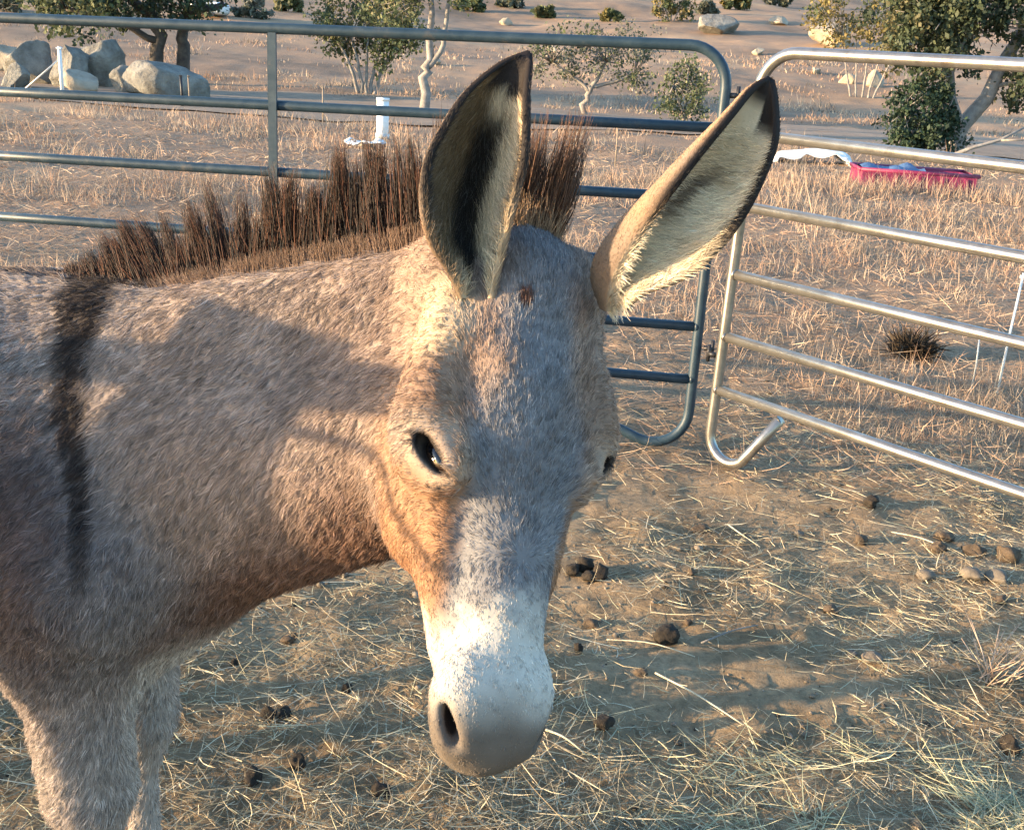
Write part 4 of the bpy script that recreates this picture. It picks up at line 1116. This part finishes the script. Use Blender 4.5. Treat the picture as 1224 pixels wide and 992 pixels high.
# ------------------------------------------------------------------ posts, wire, debris beyond the panels
white_paint = noise_mat('white_paint', [(.3, (.62, .60, .56)), (.7, (.80, .79, .76))], 12, .6, .1)
pale_metal = noise_mat('pale_metal', [(.3, (.40, .38, .34)), (.7, (.62, .60, .56))], 12, .5, .1, metallic=.3)
wood_old = noise_mat('weathered_wood', [(.3, (.13, .10, .075)), (.55, (.24, .19, .145)), (.8, (.34, .285, .22))], 9, .9, .5, bdist=.006)
def stake(px, ytop, ybot, w, label, mat, Y=None, group=None, cap=None):
    g = ground_xy(px, Y) if Y else ground_at(px, ybot); u_ = px2m(np.linalg.norm(g - CAM)); h = (ybot - ytop) * u_
    root = empty('stake', tuple(g)); mb = MB(); mb.tube([(0, 0, -.1), (0, 0, h * .5), (RNG.normal(0, .01), 0, h)], w * u_ / 2, 8); mb.build('shaft', mat, root)
    mb = MB(); mb.box((0, 0, h * .97), (w * u_ * .62, w * u_ * .62, h * .012)); mb.build('cap', mat, root, False)
    return tag(root, label, 'stake', group)
stake(75, 53, 103, 4.2, 'white stake with a slanting brace wire in front of the rock heap', white_paint, 27.0)
gA = ground_xy(75, 27.0); gB = ground_xy(24, 27.0); mb = MB()
mb.tube([gA + np.array([0, 0, .88]), (gA + gB) / 2 + np.array([0, 0, .45]), gB + np.array([0, 0, .02])], .022, 6)
tag(mb.build('brace_wire', pale_metal), 'slanting pale brace wire running from the white stake to the ground', 'wire')
stake(218, 74, 108, 3.0, 'dark thin steel stake in front of the broad smooth boulder', dark_metal, 26.5)
stake(227, 74, 108, 2.2, 'brown thin stake beside the dark stake at the broad smooth boulder', wood_old, 26.6)
stake(386, 82, 122, 2.0, 'thin brown stake standing alone on the flat before the shrub tree', wood_old, 24.5)
stake(735, 106, 162, 1.8, 'thin rusty stake standing in grass below the small spreading tree', wood_old, 17.0)
stake(864, 152, 178, 2.6, 'short rusty stub in the grass near the bent panel corner', wood_old, 16.0)
stake(1192, 338, 470, 2.6, 'slender white electric fence stake in the near dry grass', white_paint)
stake(1160, 405, 470, 1.8, 'short pale stalk of a stake leaning in the near dry grass', pale_metal)
# stout white post
g = ground_xy(457, 20.5); u_ = px2m(20.6); root = empty('white_post', tuple(g)); mb = MB(); mb.tube([(0, 0, -.1), (0, 0, 44 * u_)], 7 * u_, 14); mb.build('pipe', white_paint, root)
mb = MB(); mb.tube([(0, 0, 44 * u_), (0, 0, 47 * u_)], 7.6 * u_, 14); mb.build('cap', white_paint, root); mb = MB(); mb.tube([(0, 0, .02), (0, 0, .12)], 8.4 * u_, 14); mb.build('collar', pale_metal, root)
tag(root, 'stout white plastic pipe post standing in the dry grass', 'post')
# crumpled white sheet
g = ground_at(436, 178); V = []; F = []; nn_ = 14
for i in range(nn_):
    for j in range(nn_):
        x = (i / (nn_ - 1) - .5) * .62; y = (j / (nn_ - 1) - .5) * .5
        V.append((g[0] + x + .05 * math.sin(j * 1.3), g[1] + y, gz(g[0] + x, g[1] + y) + .09 + .09 * float(fbm(np.array([[x * 5, y * 5, 3.]]), 3, 5)[0])))
for i in range(nn_ - 1):
    for j in range(nn_ - 1):
        if (i * 7 + j * 3) % 11 != 0: F.append((i * nn_ + j, (i + 1) * nn_ + j, (i + 1) * nn_ + j + 1, i * nn_ + j + 1))
o = mesh_obj('plastic_sheet', V, F, white_paint, None, True); md = o.modifiers.new('thickness', 'SOLIDIFY'); md.thickness = .006
tag(o, 'crumpled white plastic sheet lying in the grass below the white post', 'plastic sheet')
# red tub cart sunk in the grass, white tarp beside it
red = noise_mat('red_plastic', [(.3, (.13, .012, .04)), (.6, (.20, .025, .07)), (.8, (.25, .06, .10))], 6, .45, .1)
blue = noise_mat('blue_tarp', [(.3, (.03, .06, .14)), (.7, (.09, .16, .27))], 5, .55, .4)
cg = g = ground_at(1088, 224); u_ = px2m(np.linalg.norm(g - CAM)); root = empty('tub_cart', (g[0], g[1], g[2] - .22), -.10); hw2, hd, ht = 60 * u_, .42, 34 * u_
mb = MB(); t_ = .03
for c, h in (((0, -hd, ht * .62), (hw2, t_, ht * .36)), ((0, hd, ht * .62), (hw2, t_, ht * .36)), ((-hw2 + t_, 0, ht * .62), (t_, hd - t_, ht * .36)), ((hw2 - t_, 0, ht * .62), (t_, hd - t_, ht * .36)), ((0, 0, ht * .28), (hw2 - .01, hd - .01, t_))): mb.box(c, h)
ob = mb.build('tub', red, root, False); md = ob.modifiers.new('b', 'BEVEL'); md.width = .012; md.segments = 2
mb = MB(); mb.tube([(-hw2 - .02, -hd - .02, ht), (hw2 + .02, -hd - .02, ht), (hw2 + .02, hd + .02, ht), (-hw2 - .02, hd + .02, ht), (-hw2 - .02, -hd - .02, ht)], .03, 8); mb.build('rim', red, root)
for k in range(5): mb = MB(); mb.box((-hw2 * .8 + k * hw2 * .4, -hd - t_ - .012, ht * .60), (.022, .014, ht * .30)); mb.build('rib', red, root, False)
for sx_ in (-1, 1):
    for sy_ in (-1, 1):
        mb = MB(); c = np.array([sx_ * hw2 * .68, sy_ * (hd + .06), .13]); mb.tube([c - [0, .04, 0], c + [0, .04, 0]], .13, 18); w_ = mb.build('wheel', dark_metal, root, False)
        mb = MB(); mb.tube([c - [0, .045, 0], c + [0, .045, 0]], .05, 12); mb.build('hub', pale_metal, w_, False)
V = []; F = []
for i in range(16):
    for j in range(8):
        x = -hw2 + .02 + i / 15 * hw2 * 1.15; y = -hd * .95 + j / 7 * hd * 1.9
        V.append((x, y, ht + .015 + .04 * math.sin(i * .9) * math.sin(j * .8) + .05 * float(fbm(np.array([[x * 3, y * 3, 1.]]), 2, 8)[0])))
for i in range(15):
    for j in range(7): F.append((i * 8 + j, (i + 1) * 8 + j, (i + 1) * 8 + j + 1, i * 8 + j + 1))
cv = mesh_obj('blue_cover', V, F, blue, root); cv['label'] = 'rumpled blue tarp cover'
tag(root, 'magenta red tub cart with blue cover half hidden in the grass', 'cart')
g = ground_at(968, 196); u_ = px2m(np.linalg.norm(g - CAM)); mb = MB()
pp = [(-46 * u_, 0, .02), (-34 * u_, .05, 11 * u_), (-10 * u_, .1, 15 * u_), (14 * u_, .1, 17 * u_), (38 * u_, .05, 15 * u_), (44 * u_, 0, .04)]
V = []; F = []; cm = catmull(pp, 24)
for i in range(24):
    for j in range(7):
        w = (j / 6 - .5); V.append(g + cm[i] + np.array([.05 * math.sin(j * 2 + i), w * .5, -abs(w) * .22 * (1 + .4 * math.sin(i * 1.1 + j))]))
for i in range(23):
    for j in range(6): F.append((i * 7 + j, (i + 1) * 7 + j, (i + 1) * 7 + j + 1, i * 7 + j + 1))
o = mesh_obj('tarp', V, F, white_paint); md = o.modifiers.new('t', 'SOLIDIFY'); md.thickness = .01
tag(o, 'long white tarp humped in the grass beside the red tub cart', 'tarp')
n = 3000; gx = cg[0] + RNG.uniform(-2.4, 1.6, n); gy = cg[1] - .55 - RNG.uniform(0, 1.4, n)
keep = fbm(np.stack([gx * 2.2, gy * 1.2, gy * 0], -1), 2, 63) > -.2; gx, gy = gx[keep], gy[keep]; n = len(gx)
P = np.stack([gx, gy, hgt(gx, gy) - .01], -1); th = RNG.uniform(0, 2 * math.pi, n); D = np.stack([np.cos(th) * .3, np.sin(th) * .3, np.ones(n)], -1); D /= np.linalg.norm(D, axis=1)[:, None]
blades('tall_grass', P, D, RNG.uniform(.08, .30, n), np.full(n, .0045), pal[RNG.integers(0, 4, n)] * RNG.uniform(.7, 1.2, n)[:, None], grass_mat, .25, 'taller pinkish dry grass standing in front of the red tub cart', 'grass')
# white camper far up by the trees
g = ground_at(252, 20); u_ = px2m(np.linalg.norm(g - CAM)); root = empty('camper', tuple(g)); L_ = 17 * u_; H_ = 15 * u_
mb = MB(); mb.box((0, 0, H_ * .55), (L_, 1.0, H_ * .42)); ob = mb.build('shell', white_paint, root, False); md = ob.modifiers.new('b', 'BEVEL'); md.width = .25; md.segments = 3
for k in (-.5, .45): mb = MB(); mb.box((L_ * k, -1.02, H_ * .68), (L_ * .2, .03, H_ * .13)); mb.build('window', blue, root, False)
mb = MB(); mb.box((L_ * .02, -1.02, H_ * .5), (L_ * .1, .03, H_ * .3)); mb.build('door', pale_metal, root, False)
for k in (-.45, .45): mb = MB(); mb.tube([(L_ * k, -1.05, H_ * .12), (L_ * k, -.8, H_ * .12)], H_ * .13, 16); mb.build('wheel', dark_metal, root, False)
tag(root, 'white camper trailer parked far off beside the twin trunked tree', 'camper')
# fallen branch
g = ground_at(1185, 178); mb = MB(); a_ = ground_xy(1128, 23.0) + np.array([0, 0, .06]); u_ = px2m(23.0)
mb.tube([a_, a_ + np.array([30 * u_, 0, 14 * u_]), a_ + np.array([62 * u_, .1, 24 * u_]), a_ + np.array([100 * u_, .2, 46 * u_])], [.05, .04, .035, .02], 7)
mb.tube([a_ + np.array([62 * u_, .1, 24 * u_]), a_ + np.array([84 * u_, -.1, 26 * u_])], [.03, .012], 6)
tag(mb.build('fallen_branch', pale_metal if False else bark_grey), 'bare pale fallen branch propped up beside the leaning tree', 'branch')

# ------------------------------------------------------------------ dung, clods and stones in the pen
dung_m = noise_mat('dung', [(.3, (.012, .010, .008)), (.6, (.035, .026, .018)), (.8, (.075, .055, .035))], 40, .95, .9, bdist=.004)
dung_b = noise_mat('old_dung', [(.3, (.05, .036, .024)), (.6, (.10, .07, .045)), (.8, (.17, .125, .085))], 40, .95, .9, bdist=.004)
stone_m = noise_mat('pen_stone', [(.3, (.10, .08, .06)), (.6, (.155, .125, .092)), (.8, (.22, .18, .135))], 25, .9, .4, bdist=.003)
def blob(name, px, py, wpx, hpx, label, cat, mat, seed, group=None, cuts=3, rough=.22):
    g = ground_at(px, py); d = np.linalg.norm(g - CAM) / FPX * (.80 if cat != 'dung' else .92); w = wpx * d / 2; h = hpx * d * (.8 if cat != 'dung' else 1)
    V, F = lump((w, w * .85, h * .55), seed, 3, cuts + 2, rough, 2.5, .6)
    V = V * (1 + .05 * fbm(V / w * 5 + seed, 2, seed))[:, None]
    o = mesh_obj(name, V, F, mat); o.location = (g[0], g[1], g[2] + h * .35); o.rotation_euler = (0, 0, seed * 1.3)
    return tag(o, label, cat, group)
GD = 'dung balls scattered in the pen'
blob('dung_ball', 796, 768, 36, 28, 'large black dung ball lying on crossed straw', 'dung', dung_m, 1, GD)
blob('dung_ball', 690, 779, 14, 16, 'small round black dung ball beside the donkey muzzle', 'dung', dung_m, 2, GD)
for k, (x, y, w, h) in enumerate(((684, 686, 20, 18), (700, 682, 24, 20), (716, 690, 26, 20), (705, 694, 22, 14))):
    blob('dung_ball', x, y, w, h, 'dark dung ball in the fresh pile beside the donkey face', 'dung', dung_m, 4 + k, 'dung pile beside the donkey face')
for k, (x, y, w, h) in enumerate(((722, 870, 26, 20), (1206, 898, 24, 26), (320, 860, 22, 20), (340, 858, 20, 18), (357, 917, 20, 20), (415, 826, 14, 14), (300, 932, 30, 18), (280, 795, 12, 10), (1040, 604, 24, 16), (455, 948, 26, 16))):
    where = {0: 'dark dung ball lying below the long straight pale stalk', 1: 'dark dung ball beside the yellow green hay', 2: 'dark dung ball touching its twin near the donkey forelegs', 3: 'dark dung ball touching its twin near the donkey forelegs', 8: 'dark dung ball on bare earth below the bottom rail'}
    blob('dung_ball', x, y, w, h, where.get(k, 'single dark dung ball half sunk in trodden straw beneath the donkey'), 'dung', dung_m, 10 + k, 'single dung balls in the trodden straw')
for k, (x, y, w, h) in enumerate(((1028, 648, 26, 16), (1122, 658, 24, 20), (1128, 645, 30, 16), (1163, 664, 32, 24), (838, 636, 26, 16), (826, 686, 16, 12), (708, 748, 28, 16), (993, 732, 24, 16), (1205, 668, 40, 24), (765, 805, 22, 12), (822, 746, 16, 12), (345, 768, 20, 14), (1196, 720, 24, 14))):
    blob('earth_clod', x, y, w, h, ('brown crumbling clod lying among the buff stones' if x > 1100 else 'brown crumbling clod of old dung on the open earth'), 'clod', dung_b, 30 + k, 'brown clods on the pen floor', 5, .25)
for k, (x, y, w, h) in enumerate(((1160, 690, 34, 20), (1106, 692, 28, 18), (1192, 692, 38, 18), (1042, 790, 30, 18), (1018, 784, 22, 14), (383, 700, 14, 12), (412, 688, 14, 8), (955, 640, 16, 10))):
    blob('stone', x, y, w, h, ('buff stone beside the dead weed on the pen floor' if 1000 < x < 1060 else 'buff stone lying among the brown clods' if x > 1060 else 'small buff stone lying in the trodden straw'), 'stone', stone_m, 50 + k, 'buff stones on the pen floor', 4, .1)
# dark clump outside
g = ground_at(1090, 425); root = empty('weed_clump', tuple(g)); d_ = np.linalg.norm(g - CAM) / FPX
weed_m = attr_mat('dead_weed_mat', .9, .1)
n = 700; th = RNG.uniform(0, 2 * math.pi, n); rr = np.sqrt(RNG.random(n)) * 20 * d_
P = np.stack([np.cos(th) * rr, np.sin(th) * rr, RNG.uniform(0, 16, n) * d_], -1); D = np.stack([np.cos(th) * .6, np.sin(th) * .6, RNG.uniform(-.1, 1.0, n)], -1) + RNG.normal(0, .3, (n, 3)); D /= np.linalg.norm(D, axis=1)[:, None]
ob = blades('tangle', P, D, RNG.uniform(8, 24, n) * d_, np.full(n, .9 * d_), np.array([[.035, .026, .018]]) * RNG.uniform(.5, 2.2, n)[:, None], weed_m, .4); ob.parent = root
V, F = lump((16 * d_, 14 * d_, 10 * d_), 83, 3, 3, .3, 3); mesh_obj('root_ball', V + np.array([0, 0, 6 * d_]), F, dung_m, root)
tag(root, 'dark matted clump of dead weed in the near dry grass', 'weed clump')
# long stalks and a dead weed
def stalk(p0, p1, w, label, mat, sag=.02):
    a = ground_at(*p0); b_ = ground_at(*p1); a[2] += .010; b_[2] += .014; m_ = (a + b_) / 2 + np.array([0, 0, .012]) + (b_ - a)[[1, 0, 2]] * np.array([1, -1, 0]) * sag
    mb = MB(); mb.tube(catmull([a, m_, b_], 8), list(np.linspace(w, w * .6, 8)), 6); return tag(mb.build('stalk', mat), label, 'stalk', 'long pale stalks in the pen')
straw_m = noise_mat('pale_stalk', [(.3, (.42, .34, .22)), (.7, (.62, .53, .37))], 20, .7, .1)
stalk((783, 808), (888, 872), .0028, 'long straight pale stalk lying below the large black dung ball', straw_m)
stalk((838, 772), (905, 752), .0030, 'thick greyish stalk crossing beside the large black dung ball', bark_grey)
stalk((652, 876), (698, 906), .0030, 'short bright stalk just under the donkey nostril', straw_m)
stalk((725, 768), (830, 790), .0022, 'thin reddish stalk running up to the large black dung ball', straw_m, -.03)
stalk((870, 630), (908, 658), .0026, 'bent yellow stalk on the bare earth below the panel foot', straw_m, .10)
stalk((1135, 660), (1065, 640), .0030, 'broad dry leaf stalk on the bare earth below the bottom rail', straw_m, -.02)
g = ground_at(1185, 815); root = empty('dead_weed', tuple(g)); d_ = np.linalg.norm(g - CAM) / FPX
pink = noise_mat('dead_weed_stem', [(.3, (.36, .24, .17)), (.7, (.54, .40, .29))], 20, .8, .1)
for k in range(22):
    th = RNG.uniform(0, 2 * math.pi); l = RNG.uniform(45, 95) * d_; ln_ = RNG.uniform(.3, 1.2); dv = np.array([math.cos(th) * ln_, math.sin(th) * ln_, RNG.uniform(.5, 1)]); dv /= np.linalg.norm(dv)
    mb = MB(); c = np.array([RNG.normal(0, .02), RNG.normal(0, .02), 0]); m1 = c + dv * l * .5 + RNG.normal(0, .006, 3); e1 = c + dv * l; mb.tube([c, m1, e1], [.0020, .0016, .0008], 5)
    for q in range(2): mb.tube([m1, m1 + (dv + RNG.normal(0, .5, 3)) * l * .3], [.0012, .0006], 4)
    mb.build('stem', pink, root)
tag(root, 'brittle pinkish dead weed sprouting from the pen floor', 'weed')

# ------------------------------------------------------------------ unseen timber frame added off to the sun side, shaped to shadow the shoulder
root = empty('shadow_frame', (0, 0, 0))
c0 = march(212, 540) + SUN * 1.5
side = unit(np.cross(SUN, [0, 0, 1.0]))
mb = MB(); R3 = np.stack([side, unit(np.array([SUN[0], SUN[1], 0])), np.array([0, 0, 1.0])], 1)
ztop = (march(200, 342) + SUN * 1.5)[2]
mb.box((c0[0], c0[1], (ztop - .1) / 2), (.085, .06, (ztop + .1) / 2), R3); mb.build('post', wood_old, root, False)
a_ = march(60, 425) + SUN * 1.44; b_ = march(470, 468) + SUN * 1.44
ax_ = unit(b_ - a_); m_ = (a_ + b_) / 2; upv = unit(np.cross(ax_, SUN)); upv = upv if upv[2] > 0 else -upv; thv = np.cross(ax_, upv)
mb = MB(); mb.box(m_, (np.linalg.norm(b_ - a_) / 2, .032, .016), np.stack([ax_, upv, thv], 1)); mb.build('shadow_plank', wood_old, root, False)
w1 = march(296, 503) + SUN * 1.5; w2 = march(455, 552) + SUN * 1.5; w3 = march(478, 625) + SUN * 1.5; w4 = march(540, 685) + SUN * 1.5
mb = MB(); mb.tube(catmull([c0 + np.array([0, 0, w1[2] - c0[2] + .01]), w1, w2, w3, w4], 16), .006, 6); mb.build('shadow_rope', wood_old, root)
tag(root, 'added unseen timber shadow caster shaping the shade on the donkey shoulder', 'timber frame')
